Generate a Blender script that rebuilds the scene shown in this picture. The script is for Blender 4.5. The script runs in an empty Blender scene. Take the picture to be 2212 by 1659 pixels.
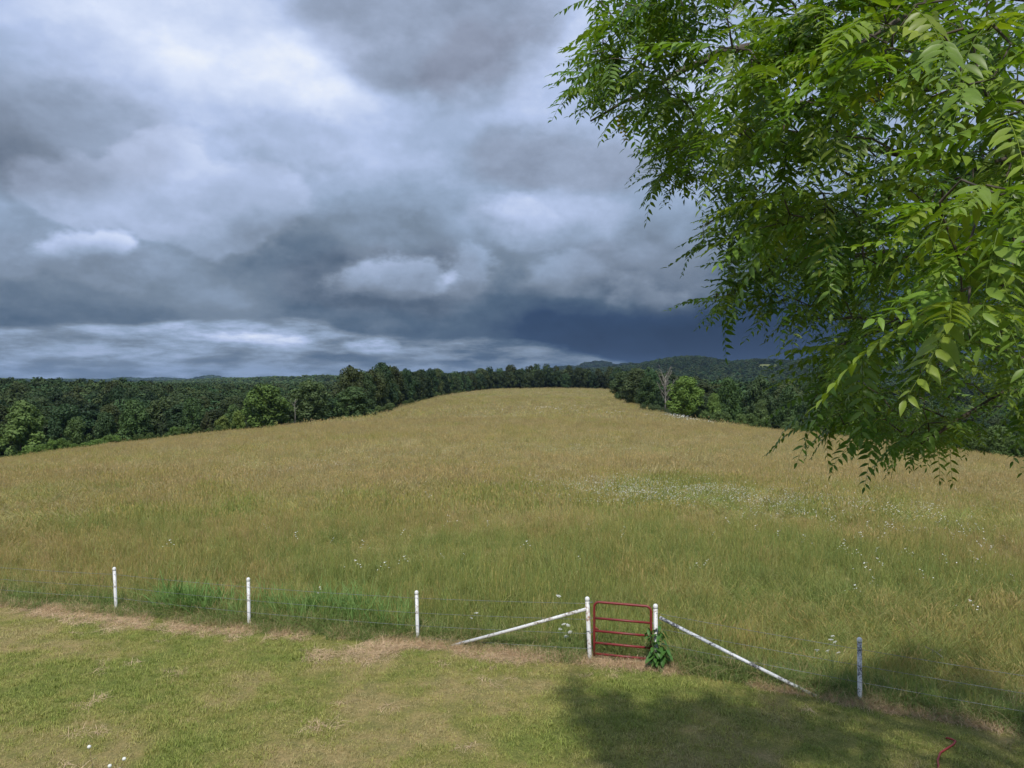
import bpy, math, random
import numpy as np
from mathutils import Vector, Matrix

# ------------------------------------------------------------------ camera, sky, sun, exposure
SC = bpy.context.scene
COL = SC.collection
CAMZ = 6.2
FPX, CX, HY = 1671.0, 1106.0, 820.0            # photograph measured at 2212 px width: focal, centre, horizon row

cam_d = bpy.data.cameras.new('camera')
cam_d.sensor_width = 36.0
cam_d.lens = 36.0 * FPX / 2212.0
cam_d.clip_start = 0.1
cam_d.clip_end = 40000
cam = bpy.data.objects.new('camera', cam_d)
COL.objects.link(cam)
cam.location = (0, 0, CAMZ)
cam.rotation_euler = (math.radians(90 - 0.33), 0, 0)
SC.camera = cam

SUN_EL = 54.0
sun_d = bpy.data.lights.new('sun', 'SUN')
sun_d.energy = 3.7
sun_d.angle = math.radians(1.6)
sun_d.color = (1.0, 0.95, 0.86)
sun = bpy.data.objects.new('sun', sun_d)
COL.objects.link(sun)
sun.location = (0, -20, 40)
sun.rotation_euler = (math.radians(90 - SUN_EL), 0, math.radians(-3))

SC.view_settings.view_transform = 'Standard'
SC.view_settings.look = 'None'
SC.view_settings.gamma = 1.0
SC.view_settings.exposure = 0.05
SC.view_settings.use_curve_mapping = False
SC.render.engine = 'CYCLES'
cy = SC.cycles
cy.max_bounces = 5
cy.diffuse_bounces = 3
cy.glossy_bounces = 2
cy.transmission_bounces = 3
cy.volume_bounces = 0
cy.transparent_max_bounces = 4
cy.caustics_reflective = False
cy.caustics_refractive = False
cy.use_denoising = True
cy.denoiser = 'OPENIMAGEDENOISE'
cy.denoising_input_passes = 'RGB_ALBEDO_NORMAL'
cy.denoising_prefilter = 'ACCURATE'
cy.use_adaptive_sampling = True
cy.adaptive_threshold = 0.015
cy.sample_clamp_indirect = 4.0

def azel(px, py):
    az = math.atan((px - CX) / FPX)
    el = math.atan((HY - py) / FPX * math.cos(az))
    return az, el

def build_world():
    w = bpy.data.worlds.new('World')
    SC.world = w
    w.use_nodes = True
    nt = w.node_tree
    N, L = nt.nodes, nt.links
    N.clear()
    out = N.new('ShaderNodeOutputWorld')
    bg = N.new('ShaderNodeBackground')
    bg.inputs['Strength'].default_value = 0.1
    L.new(bg.outputs[0], out.inputs[0])
    sky = N.new('ShaderNodeTexSky')
    sky.sky_type = 'NISHITA'
    sky.sun_disc = False
    sky.sun_elevation = math.radians(SUN_EL)
    sky.sun_rotation = math.radians(183)
    sky.air_density = 1.2
    sky.dust_density = 1.0

    def sock(x, inp):
        if isinstance(x, (int, float)):
            inp.default_value = x
        elif isinstance(x, tuple):
            inp.default_value = x
        else:
            L.new(x, inp)
    def M(op, a, b=0.0, c=None, clamp=False):
        n = N.new('ShaderNodeMath'); n.operation = op; n.use_clamp = clamp
        sock(a, n.inputs[0]); sock(b, n.inputs[1])
        if c is not None: sock(c, n.inputs[2])
        return n.outputs[0]
    def VM(op, a, b=None):
        n = N.new('ShaderNodeVectorMath'); n.operation = op
        sock(a, n.inputs[0])
        if b is not None: sock(b, n.inputs[1])
        return n
    def noise(vec, scale, detail=5.0, rough=0.55, color=False, lac=2.0):
        n = N.new('ShaderNodeTexNoise'); n.noise_dimensions = '3D'
        L.new(vec, n.inputs['Vector'])
        n.inputs['Scale'].default_value = scale
        n.inputs['Detail'].default_value = detail
        n.inputs['Roughness'].default_value = rough
        n.inputs['Lacunarity'].default_value = lac
        return n.outputs['Color'] if color else n.outputs['Fac']
    def sstep(x, a, b):
        n = N.new('ShaderNodeMapRange'); n.interpolation_type = 'SMOOTHSTEP'
        sock(x, n.inputs[0]); n.inputs[1].default_value = a; n.inputs[2].default_value = b
        n.inputs[3].default_value = 0.0; n.inputs[4].default_value = 1.0
        return n.outputs[0]

    tc = N.new('ShaderNodeTexCoord')
    d = VM('NORMALIZE', tc.outputs['Generated']).outputs[0]
    sp = N.new('ShaderNodeSeparateXYZ'); L.new(d, sp.inputs[0])
    X, Y, Z = sp.outputs
    az = M('ARCTAN2', X, Y)
    el = M('ARCSINE', Z)
    # cloud-deck coordinates: the sky seen as layers overhead, so streaks flatten towards the horizon
    zz = M('ADD', M('MAXIMUM', Z, 0.0), 0.10)
    cb = N.new('ShaderNodeCombineXYZ')
    L.new(M('DIVIDE', X, zz), cb.inputs[0]); L.new(M('DIVIDE', Y, zz), cb.inputs[1])
    cb.inputs[2].default_value = 0.7
    deck = cb.outputs[0]
    cl = N.new('ShaderNodeCombineXYZ')
    L.new(X, cl.inputs[0]); L.new(Y, cl.inputs[1]); L.new(M('MULTIPLY', Z, 4.6), cl.inputs[2])
    deck_low = cl.outputs[0]
    # warped (azimuth, elevation)
    ws = N.new('ShaderNodeCombineXYZ')
    L.new(M('MULTIPLY', X, 1.0), ws.inputs[0]); L.new(Y, ws.inputs[1]); L.new(M('MULTIPLY', Z, 1.6), ws.inputs[2])
    wv = ws.outputs[0]
    n1 = noise(wv, 3.2, 6, 0.52, True)
    s1 = N.new('ShaderNodeSeparateXYZ'); L.new(n1, s1.inputs[0])
    n2 = noise(wv, 11.0, 5, 0.5, True)
    s2 = N.new('ShaderNodeSeparateXYZ'); L.new(n2, s2.inputs[0])
    azw = M('ADD', az, M('ADD', M('MULTIPLY', M('SUBTRACT', s1.outputs[0], 0.5), 0.20), M('MULTIPLY', M('SUBTRACT', s2.outputs[0], 0.5), 0.07)))
    fade = sstep(el, 0.0, 0.16)          # the warp is gentler near the horizon
    wamp = M('ADD', M('MULTIPLY', fade, 0.75), 0.25)
    dele = M('ADD', M('MULTIPLY', M('SUBTRACT', s1.outputs[1], 0.5), 0.13), M('MULTIPLY', M('SUBTRACT', s2.outputs[1], 0.5), 0.05))
    elw = M('ADD', el, M('MULTIPLY', dele, wamp))
    cw = N.new('ShaderNodeCombineXYZ'); L.new(azw, cw.inputs[0]); L.new(elw, cw.inputs[1])
    P = cw.outputs[0]

    def gauss(px, py, sx, sy, amp):
        a, e = azel(px, py)
        df = VM('SUBTRACT', P, (a, e, 0.0)).outputs[0]
        sc = VM('MULTIPLY', df, (FPX / sx, FPX / sy, 0.0)).outputs[0]
        dd = VM('DOT_PRODUCT', sc, sc).outputs['Value']
        return M('MULTIPLY', M('POWER', 2.7183, M('MULTIPLY', dd, -0.5)), amp)

    # brightness of the cloud cover against elevation (rad)
    ramp = N.new('ShaderNodeFloatCurve')
    cv = ramp.mapping.curves[0]
    pts = [(0.0, .30), (.03, .32), (.06, .33), (.085, .37), (.13, .46), (.2, .57), (.3, .64), (.45, .69), (.7, .68), (1.0, .68)]
    while len(cv.points) < len(pts): cv.points.new(0.5, 0.5)
    for p, (x, y) in zip(cv.points, pts): p.location = (x, y)
    ramp.mapping.update()
    L.new(elw, ramp.inputs['Value'])
    acc = ramp.outputs['Value']
    feats = SKY_FEATURES
    for f in feats:
        acc = M('ADD', acc, gauss(*f))
    # under the storm deck's ragged lower edge a band of lit, layered cloud shows; the edge sinks to the right
    ec = N.new('ShaderNodeFloatCurve')
    ecv = ec.mapping.curves[0]
    prof = [(-400, 702), (0, 706), (300, 702), (560, 692), (660, 700), (760, 722), (900, 738), (1130, 741), (1250, 757), (1350, 785), (1480, 812), (1750, 828), (2300, 830)]
    pts2 = [(0.0, .072), (.06, .072)]
    for (qx, qy) in prof:
        a_, e_ = azel(qx, qy); pts2.append(((a_ + math.pi) / (2 * math.pi), max(e_, -.02) + .02))
    pts2 += [(.66, .03), (.75, .06), (1.0, .072)]
    pts2 = sorted(pts2)
    while len(ecv.points) < len(pts2): ecv.points.new(0.5, 0.5)
    for p_, (x_, y_) in zip(ecv.points, pts2): p_.location = (x_, y_)
    ec.mapping.update()
    L.new(M('DIVIDE', M('ADD', M('ADD', az, M('MULTIPLY', M('SUBTRACT', s2.outputs[0], 0.5), 0.10)), math.pi), 2 * math.pi), ec.inputs['Value'])
    edge = M('SUBTRACT', ec.outputs['Value'], 0.02)
    fe = noise(deck_low, 9.0, 8, 0.6)
    above = sstep(M('ADD', M('SUBTRACT', el, edge), M('MULTIPLY', M('SUBTRACT', fe, 0.5), 0.026)), -0.003, 0.007)
    fl = noise(deck_low, 13.0, 10, 0.60)
    lowl = M('ADD', 0.53, M('MULTIPLY', M('SUBTRACT', sstep(fl, 0.32, 0.68), 0.5), 0.26))
    lowl = M('ADD', lowl, gauss(540, 715, 130, 14, .18))
    lowl = M('ADD', lowl, gauss(1150, 765, 300, 60, -.16))
    mixl = N.new('ShaderNodeMix'); mixl.data_type = 'FLOAT'
    L.new(above, mixl.inputs[0]); L.new(lowl, mixl.inputs[2]); L.new(acc, mixl.inputs[3])
    acc = mixl.outputs[0]
    f1 = noise(wv, 4.2, 9, 0.58)
    f2 = noise(deck, 0.55, 8, 0.58)
    f3 = noise(wv, 10.0, 8, 0.55)
    acc = M('ADD', acc, M('MULTIPLY', M('SUBTRACT', f1, 0.5), M('MULTIPLY', M('ADD', above, 0.25), 0.22)))
    acc = M('ADD', acc, M('MULTIPLY', M('SUBTRACT', f2, 0.5), 0.20))
    # lumpy cloud edges: the middle of the noise range is steepened
    acc = M('ADD', acc, M('MULTIPLY', M('SUBTRACT', sstep(f3, 0.40, 0.58), 0.5), 0.05))
    # relief: cloud lumps are brighter on the side towards the sun, behind and above the viewer
    up = VM('ADD', wv, (0.0, 0.0, 0.020)).outputs[0]
    rel_ = M('SUBTRACT', noise(wv, 7.5, 10, 0.60), noise(up, 7.5, 10, 0.60))
    acc = M('ADD', acc, M('MULTIPLY', M('MULTIPLY', rel_, 0.26), M('ADD', M('MULTIPLY', above, 0.75), 0.25)))
    # cumulus puffs: firm ragged tops, soft undersides
    pn = M('MULTIPLY', M('SUBTRACT', noise(wv, 15.0, 9, 0.64), 0.5), 0.95)
    for (px, py, sx, sy, amp, thr) in SKY_PUFFS:
        g = M('ADD', gauss(px, py, sx, sy, 1.0), pn)
        under = sstep(M('SUBTRACT', elw, azel(px, py)[1] - sy / FPX * 1.6), 0.0, sy / FPX * 2.2)
        acc = M('ADD', acc, M('MULTIPLY', M('MULTIPLY', sstep(g, thr, thr + 0.42), under), amp))
    # large cloud bodies with ragged edges; the heavier ones have neutral grey bellies
    pb = M('MULTIPLY', M('SUBTRACT', noise(wv, 6.5, 10, 0.54), 0.5), 0.9)
    grey = 0.0
    for (px, py, sx, sy, amp, gr, thr, wd) in SKY_BODIES:
        k = sstep(M('ADD', gauss(px, py, sx, sy, 1.0), pb), thr, thr + wd * 0.7)
        acc = M('ADD', acc, M('MULTIPLY', k, amp))
        grey = M('ADD', grey, M('MULTIPLY', k, gr))
    cr = N.new('ShaderNodeValToRGB')
    e = cr.color_ramp
    e.interpolation = 'LINEAR'
    stops = [(0.0, (.016, .036, .085)), (.14, (.026, .056, .125)), (.3, (.080, .128, .200)), (.45, (.190, .250, .335)),
             (.6, (.305, .400, .560)), (.75, (.470, .575, .825)), (.9, (.70, .785, .98)), (1.0, (.90, .94, 1.0))]
    while len(e.elements) < len(stops): e.elements.new(0.5)
    for el_, (p, c) in zip(e.elements, stops):
        el_.position = p; el_.color = (*c, 1)
    L.new(acc, cr.inputs[0])
    # neutral grey cloud bellies
    bw = N.new('ShaderNodeRGBToBW'); L.new(cr.outputs[0], bw.inputs[0])
    gm = N.new('ShaderNodeCombineColor')
    L.new(M('MULTIPLY', bw.outputs[0], 0.865), gm.inputs[0]); L.new(bw.outputs[0], gm.inputs[1]); L.new(M('MULTIPLY', bw.outputs[0], 1.34), gm.inputs[2])
    mx = N.new('ShaderNodeMix'); mx.data_type = 'RGBA'
    L.new(M('MULTIPLY', grey, 0.7, clamp=True), mx.inputs['Factor'])
    L.new(cr.outputs[0], mx.inputs['A']); L.new(gm.outputs[0], mx.inputs['B'])
    tenx = VM('SCALE', mx.outputs['Result']); tenx.inputs['Scale'].default_value = 9.6
    m2 = N.new('ShaderNodeMix'); m2.data_type = 'RGBA'
    m2.inputs['Factor'].default_value = 0.985     # almost closed cloud cover over the clear sky
    L.new(sky.outputs[0], m2.inputs['A']); L.new(tenx.outputs[0], m2.inputs['B'])
    L.new(m2.outputs['Result'], bg.inputs['Color'])
    w.cycles.sampling_method = 'MANUAL'
    w.cycles.sample_map_resolution = 512

# px, py, sx, sy, amp in photograph pixels turned into directions
SKY_FEATURES = [
    (1820, 735, 380, 85, -.24), (1520, 725, 300, 60, -.14), (1250, 715, 260, 40, -.05), (2150, 690, 300, 90, -.12), (1650, 655, 200, 30, -.08),
    (60, 330, 120, 60, -.04), (230, 110, 150, 80, .15), (560, 100, 110, 80, .13), (740, 175, 90, 45, .16), (330, 330, 60, 50, .10), (700, 330, 160, 50, .08), (250, 540, 80, 40, .05),
    (1195, 60, 50, 100, .12), (900, 310, 180, 80, .05), (1250, 470, 120, 40, .06), (1280, 590, 160, 40, .04), (1450, 250, 120, 100, .10),
    (1420, 560, 200, 40, -.05), (100, 470, 150, 40, .07), (500, 640, 350, 40, .02),
]
SKY_PUFFS = [(845, 606, 85, 34, .24, .34), (985, 598, 58, 40, .15, .34), (205, 572, 78, 30, .24, .34),
             (600, 722, 80, 15, .14, .35), (805, 743, 32, 15, .18, .35), (1400, 640, 80, 36, .10, .35), (1220, 600, 80, 40, .09, .35), (1140, 480, 60, 40, .08, .35)]
# px, py, half width, half height, brightness, greyness, edge threshold, edge width
SKY_BODIES = [(890, 40, 240, 95, -.15, .85, .30, .50), (1060, 150, 110, 60, -.06, .5, .30, .6), (1260, 350, 165, 55, -.11, .85, .26, .70), (100, 280, 170, 110, -.09, .6, .30, .6),
              (380, 430, 190, 85, .10, .30, .38, .18), (1190, 500, 130, 50, .06, .2, .35, .3), (1330, 600, 170, 45, .06, .15, .35, .35), (560, 120, 170, 90, .05, .0, .3, .4), (230, 120, 130, 70, .03, .0, .3, .4), (180, 590, 170, 40, .06, .2, .35, .4), (720, 560, 200, 80, -.10, .0, .24, .65), (620, 310, 130, 60, -.06, .2, .35, .5), (1450, 590, 220, 60, -.02, .25, .3, .6), (850, 600, 150, 50, .0, .4, .3, .5)]
build_world()

# ------------------------------------------------------------------ helpers
rng = np.random.RandomState(7)

def link(o, parent=None):
    COL.objects.link(o)
    if parent is not None:
        o.parent = parent
    return o

def tag(o, label=None, cat=None, group=None, kind=None):
    if label: o['label'] = label
    if cat: o['category'] = cat
    if group: o['group'] = group
    if kind: o['kind'] = kind
    return o

def empty(name, loc=(0, 0, 0), rz=0.0):
    o = bpy.data.objects.new(name, None)
    o.empty_display_size = 0.2
    o.location = loc
    o.rotation_euler = (0, 0, rz)
    return link(o)

def mesh_np(name, V, F, mats=(), smooth=False, mat_idx=None):
    """F: list of (k-gon index arrays)"""
    me = bpy.data.meshes.new(name)
    V = np.asarray(V, dtype=np.float32).reshape(-1, 3)
    groups = F if isinstance(F, list) else [F]
    groups = [np.asarray(g, dtype=np.int32) for g in groups if len(g)]
    me.vertices.add(len(V))
    me.vertices.foreach_set('co', V.ravel())
    nl = sum(g.size for g in groups)
    npoly = sum(len(g) for g in groups)
    me.loops.add(nl)
    me.polygons.add(npoly)
    me.loops.foreach_set('vertex_index', np.concatenate([g.ravel() for g in groups]))
    tot = np.concatenate([np.full(len(g), g.shape[1], dtype=np.int32) for g in groups])
    start = np.concatenate([[0], np.cumsum(tot)[:-1]]).astype(np.int32)
    me.polygons.foreach_set('loop_start', start)
    me.polygons.foreach_set('loop_total', tot)
    if mat_idx is not None:
        me.polygons.foreach_set('material_index', np.asarray(mat_idx, dtype=np.int32))
    for m in mats: me.materials.append(m)
    me.update(calc_edges=True)
    me.validate()
    if smooth:
        me.polygons.foreach_set('use_smooth', np.ones(npoly, dtype=bool))
    return me

class MB:
    def __init__(self): self.v = []; self.f = []
    def add(self, V, F):
        b = len(self.v)
        self.v += [tuple(p) for p in V]
        self.f += [tuple(b + i for i in f) for f in F]
    def tube(self, pts, rad, n=8, cap=True):
        pts = [Vector(p) for p in pts]
        if isinstance(rad, (int, float)): rad = [rad] * len(pts)
        V = []; F = []
        prev = None
        for i, p in enumerate(pts):
            t = (pts[min(i + 1, len(pts) - 1)] - pts[max(i - 1, 0)]).normalized()
            if prev is None:
                a = t.cross(Vector((0, 0, 1)) if abs(t.z) < .9 else Vector((0, 1, 0))).normalized()
            else:
                a = (prev - t * prev.dot(t)).normalized()
            prev = a
            b = t.cross(a)
            for k in range(n):
                an = 2 * math.pi * k / n
                V.append(p + (a * math.cos(an) + b * math.sin(an)) * rad[i])
        for i in range(len(pts) - 1):
            for k in range(n):
                F.append((i * n + k, i * n + (k + 1) % n, (i + 1) * n + (k + 1) % n, (i + 1) * n + k))
        if cap:
            F.append(tuple(range(n))[::-1])
            F.append(tuple((len(pts) - 1) * n + k for k in range(n)))
        self.add(V, F)
    def lathe(self, c, prof, n=14):
        V = []; F = []
        for (r, z) in prof:
            for k in range(n):
                an = 2 * math.pi * k / n
                V.append((c[0] + r * math.cos(an), c[1] + r * math.sin(an), c[2] + z))
        for i in range(len(prof) - 1):
            for k in range(n):
                F.append((i * n + k, i * n + (k + 1) % n, (i + 1) * n + (k + 1) % n, (i + 1) * n + k))
        F.append(tuple(range(n))[::-1]); F.append(tuple((len(prof) - 1) * n + k for k in range(n)))
        self.add(V, F)
    def mesh(self, name, mat, smooth=True):
        me = bpy.data.meshes.new(name)
        me.from_pydata(self.v, [], self.f)
        me.materials.append(mat)
        if smooth: me.polygons.foreach_set('use_smooth', [True] * len(me.polygons))
        me.update()
        return me
    def build(self, name, mat, parent=None, smooth=True):
        return link(bpy.data.objects.new(name, self.mesh(name, mat, smooth)), parent)

_grids = {}
def vnoise(x, y, scale, seed=0):
    if seed not in _grids: _grids[seed] = np.random.RandomState(1000 + seed).rand(256, 256)
    g = _grids[seed]
    x = np.asarray(x, float) / scale; y = np.asarray(y, float) / scale
    xi = np.floor(x).astype(int); yi = np.floor(y).astype(int)
    fx = x - xi; fy = y - yi
    fx = fx * fx * (3 - 2 * fx); fy = fy * fy * (3 - 2 * fy)
    a = g[xi % 256, yi % 256]; b = g[(xi + 1) % 256, yi % 256]; c = g[xi % 256, (yi + 1) % 256]; d = g[(xi + 1) % 256, (yi + 1) % 256]
    return (a * (1 - fx) + b * fx) * (1 - fy) + (c * (1 - fx) + d * fx) * fy
def fbm(x, y, scale, seed=0, o=4):
    s = 0; a = .5; t = 0
    for i in range(o):
        s = s + a * vnoise(x, y, scale / 2 ** i, seed + i); t += a; a *= .55
    return s / t
def sst(a, b, x):
    t = np.clip((np.asarray(x, float) - a) / (b - a), 0, 1)
    return t * t * (3 - 2 * t)

def world(px, py, D):
    """pixel of the photograph (2212 wide) at a distance D ahead -> point"""
    return ((px - CX) / FPX * D, D, CAMZ + (HY - py) / FPX * D)

# ------------------------------------------------------------------ materials
def new_mat(name):
    m = bpy.data.materials.new(name)
    m.use_nodes = True
    nt = m.node_tree
    b = nt.nodes['Principled BSDF']
    return m, nt, b
def N_(nt, typ, **kw):
    n = nt.nodes.new(typ)
    for k, v in kw.items(): setattr(n, k, v)
    return n
def mixrgb(nt, fac, a, b, blend='MIX'):
    n = N_(nt, 'ShaderNodeMix', data_type='RGBA', blend_type=blend)
    for s, k in ((fac, 'Factor'), (a, 'A'), (b, 'B')):
        if isinstance(s, (int, float)): n.inputs[k].default_value = s
        elif isinstance(s, tuple): n.inputs[k].default_value = (*s, 1)
        else: nt.links.new(s, n.inputs[k])
    return n.outputs['Result']
def noise_n(nt, scale, detail=4, rough=.55, coord='Object', vec=None):
    if vec is None:
        tc = N_(nt, 'ShaderNodeTexCoord'); vec = tc.outputs[coord]
    n = N_(nt, 'ShaderNodeTexNoise')
    nt.links.new(vec, n.inputs['Vector'])
    n.inputs['Scale'].default_value = scale; n.inputs['Detail'].default_value = detail; n.inputs['Roughness'].default_value = rough
    return n.outputs['Fac']
def ramp_n(nt, fac, stops):
    n = N_(nt, 'ShaderNodeValToRGB')
    e = n.color_ramp
    while len(e.elements) < len(stops): e.elements.new(.5)
    for q, (p, c) in zip(e.elements, stops): q.position = p; q.color = (*c, 1) if isinstance(c, tuple) else (c, c, c, 1)
    nt.links.new(fac, n.inputs[0])
    return n.outputs[0]

def leaf_mat(name, trans=.3, nscale=2.0, rough=.55, spec=.25, vlo=.75, vhi=1.25, base=None, tcol=(1.1, 1.15, .75), mesh_attr=None):
    """foliage: colour comes from the 'tint' of the thing or instance, with leaf-to-leaf variation"""
    m, nt, b = new_mat(name)
    if base is None:
        at = N_(nt, 'ShaderNodeAttribute', attribute_type='INSTANCER', attribute_name='tint')
        c = at.outputs['Color']
    else:
        rgb = N_(nt, 'ShaderNodeRGB'); rgb.outputs[0].default_value = (*base, 1); c = rgb.outputs[0]
    f = noise_n(nt, nscale, 3, .6)
    v = ramp_n(nt, f, [(.3, (vlo, vlo, vlo)), (.7, (vhi, vhi * 1.0, vhi * .95))])
    c = mixrgb(nt, 1.0, c, v, 'MULTIPLY')
    if mesh_attr:
        a2 = N_(nt, 'ShaderNodeAttribute', attribute_type='GEOMETRY', attribute_name=mesh_attr)
        c = mixrgb(nt, 1.0, c, a2.outputs['Color'], 'MULTIPLY')
    nt.links.new(c, b.inputs['Base Color'])
    b.inputs['Roughness'].default_value = rough
    b.inputs['Specular IOR Level'].default_value = spec
    if trans > 0:
        tr = N_(nt, 'ShaderNodeBsdfTranslucent')
        nt.links.new(mixrgb(nt, 1.0, c, tcol, 'MULTIPLY'), tr.inputs['Color'])
        mx = N_(nt, 'ShaderNodeMixShader'); mx.inputs[0].default_value = trans
        nt.links.new(b.outputs[0], mx.inputs[1]); nt.links.new(tr.outputs[0], mx.inputs[2])
        nt.links.new(mx.outputs[0], nt.nodes['Material Output'].inputs['Surface'])
    return m

M = {}
M['crown'] = leaf_mat('tree foliage', .22, .35, .6, .2, .65, 1.3)
M['crown_far'] = leaf_mat('distant foliage', 0, .3, .7, .1, .7, 1.3)
M['blade'] = leaf_mat('grass blades', .25, 3.0, .6, .15, .8, 1.2)
M['lawn_blade'] = leaf_mat('mown grass blades', .2, 6.0, .65, .12, .8, 1.2)
M['walnut_leaf'] = leaf_mat('walnut leaflets', .34, 9.0, .42, .4, .8, 1.2, tcol=(1.3, 1.5, .35))
M['weed_leaf'] = leaf_mat('weed leaves', .25, 9.0, .5, .35, .8, 1.2, base=(.07, .17, .035))

def bark_mat(name, c1, c2, scale=14):
    m, nt, b = new_mat(name)
    f = noise_n(nt, scale, 6, .65)
    nt.links.new(ramp_n(nt, f, [(.35, c1), (.65, c2)]), b.inputs['Base Color'])
    b.inputs['Roughness'].default_value = .9
    bp = N_(nt, 'ShaderNodeBump'); bp.inputs['Strength'].default_value = .6
    nt.links.new(f, bp.inputs['Height']); nt.links.new(bp.outputs[0], b.inputs['Normal'])
    return m
M['bark'] = bark_mat('grey brown bark', (.035, .027, .02), (.11, .09, .07))
M['dead'] = bark_mat('bleached dead wood', (.16, .14, .12), (.34, .31, .28), 4)

def paint_mat(name, base, worn, thr, scale, rough=.45, metallic=0.0):
    m, nt, b = new_mat(name)
    tc = N_(nt, 'ShaderNodeTexCoord')
    f = noise_n(nt, scale, 5, .7, vec=tc.outputs['Object'])
    g = noise_n(nt, scale * .13, 3, .6, vec=tc.outputs['Object'])
    s = N_(nt, 'ShaderNodeMath', operation='ADD'); nt.links.new(f, s.inputs[0]); nt.links.new(g, s.inputs[1])
    k = ramp_n(nt, s.outputs[0], [(thr - .06, 0.0), (thr + .02, 1.0)])
    # position of the ramp is 0..1 while the sum runs to 2
    h = N_(nt, 'ShaderNodeMath', operation='MULTIPLY'); nt.links.new(s.outputs[0], h.inputs[0]); h.inputs[1].default_value = .5
    nt.links.new(h.outputs[0], k.node.inputs[0])
    dirt = ramp_n(nt, noise_n(nt, scale * .4, 4, .6, vec=tc.outputs['Object']), [(.3, (.86, .85, .82)), (.7, (1, 1, 1))])
    c = mixrgb(nt, k, mixrgb(nt, 1.0, base, dirt, 'MULTIPLY'), worn)
    nt.links.new(c, b.inputs['Base Color'])
    b.inputs['Roughness'].default_value = rough
    b.inputs['Metallic'].default_value = metallic
    bp = N_(nt, 'ShaderNodeBump'); bp.inputs['Strength'].default_value = .12
    nt.links.new(f, bp.inputs['Height']); nt.links.new(bp.outputs[0], b.inputs['Normal'])
    return m
M['white'] = paint_mat('white painted pipe, chipped', (.68, .69, .71), (.20, .15, .11), .575, 22)
M['white_worn'] = paint_mat('white painted pipe, flaking to dark metal', (.60, .62, .66), (.07, .07, .08), .545, 26)
M['white_rust'] = paint_mat('white painted pipe, rust stained', (.66, .66, .66), (.25, .13, .07), .565, 16)
M['cap'] = paint_mat('white enamel cap', (.78, .79, .80), (.4, .38, .35), .68, 20, .4)
M['red'] = paint_mat('dark red gate enamel', (.21, .022, .022), (.10, .035, .028), .58, 18, .5)
M['wire'] = paint_mat('dull galvanised wire', (.27, .29, .31), (.15, .15, .15), .55, 30, .5, .3)
M['chain'] = paint_mat('dull steel', (.30, .30, .31), (.17, .12, .09), .55, 30, .4, .6)
M['hose'] = paint_mat('faded red rubber', (.30, .022, .020), (.18, .03, .025), .6, 12, .45)
def flat_mat(name, c, rough=.7):
    m, nt, b = new_mat(name)
    v = ramp_n(nt, noise_n(nt, 25, 3), [(.3, tuple(x * .82 for x in c)), (.7, tuple(min(1, x * 1.1) for x in c))])
    nt.links.new(v, b.inputs['Base Color'])
    b.inputs['Roughness'].default_value = rough
    return m
M['petal'] = flat_mat('white petals', (.72, .73, .68))
M['stem'] = flat_mat('green stems', (.10, .15, .045))
M['dry_stem'] = flat_mat('dry brown stems', (.16, .11, .06))
M['nut'] = flat_mat('green walnut husk', (.14, .20, .045), .6)

# ------------------------------------------------------------------ terrain
FENCE = [(-40, 29.8), (-15.0, 22.1), (-10.66, 20.8), (-6.57, 19.3), (-2.22, 18.2), (1.71, 16.93), (3.10, 16.58), (6.68, 14.82), (10.6, 12.9), (30, 3.6)]
FX = np.array([p[0] for p in FENCE]); FY = np.array([p[1] for p in FENCE])
def yfence(x): return np.interp(x, FX, FY)

HILLS = []   # px, crest row, distance, half width in px, depth sigma
for a in [(1490, 768, 2300, 135, 420), (1640, 775, 2200, 170, 420), (1800, 771, 2250, 170, 420), (2000, 769, 2300, 200, 420),
          (2330, 768, 2300, 260, 450), (2600, 775, 2300, 220, 450), (1390, 786, 2700, 120, 380), (1320, 798, 2400, 120, 380),
          (1290, 780, 4800, 60, 450), (1225, 790, 4800, 70, 450), (1140, 799, 4600, 70, 450), (1040, 803, 4400, 80, 450), (1360, 786, 4800, 60, 450),
          (860, 807, 1450, 85, 250), (790, 809, 1600, 70, 250), (700, 813, 1750, 90, 260), (600, 816, 2000, 110, 300), (520, 819, 2600, 90, 300),
          (455, 812, 7000, 28, 500), (350, 817, 7000, 40, 500), (275, 816, 6800, 25, 500), (130, 820, 6000, 120, 500), (-150, 818, 5200, 200, 500)]:
    HILLS.append(a)

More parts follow.
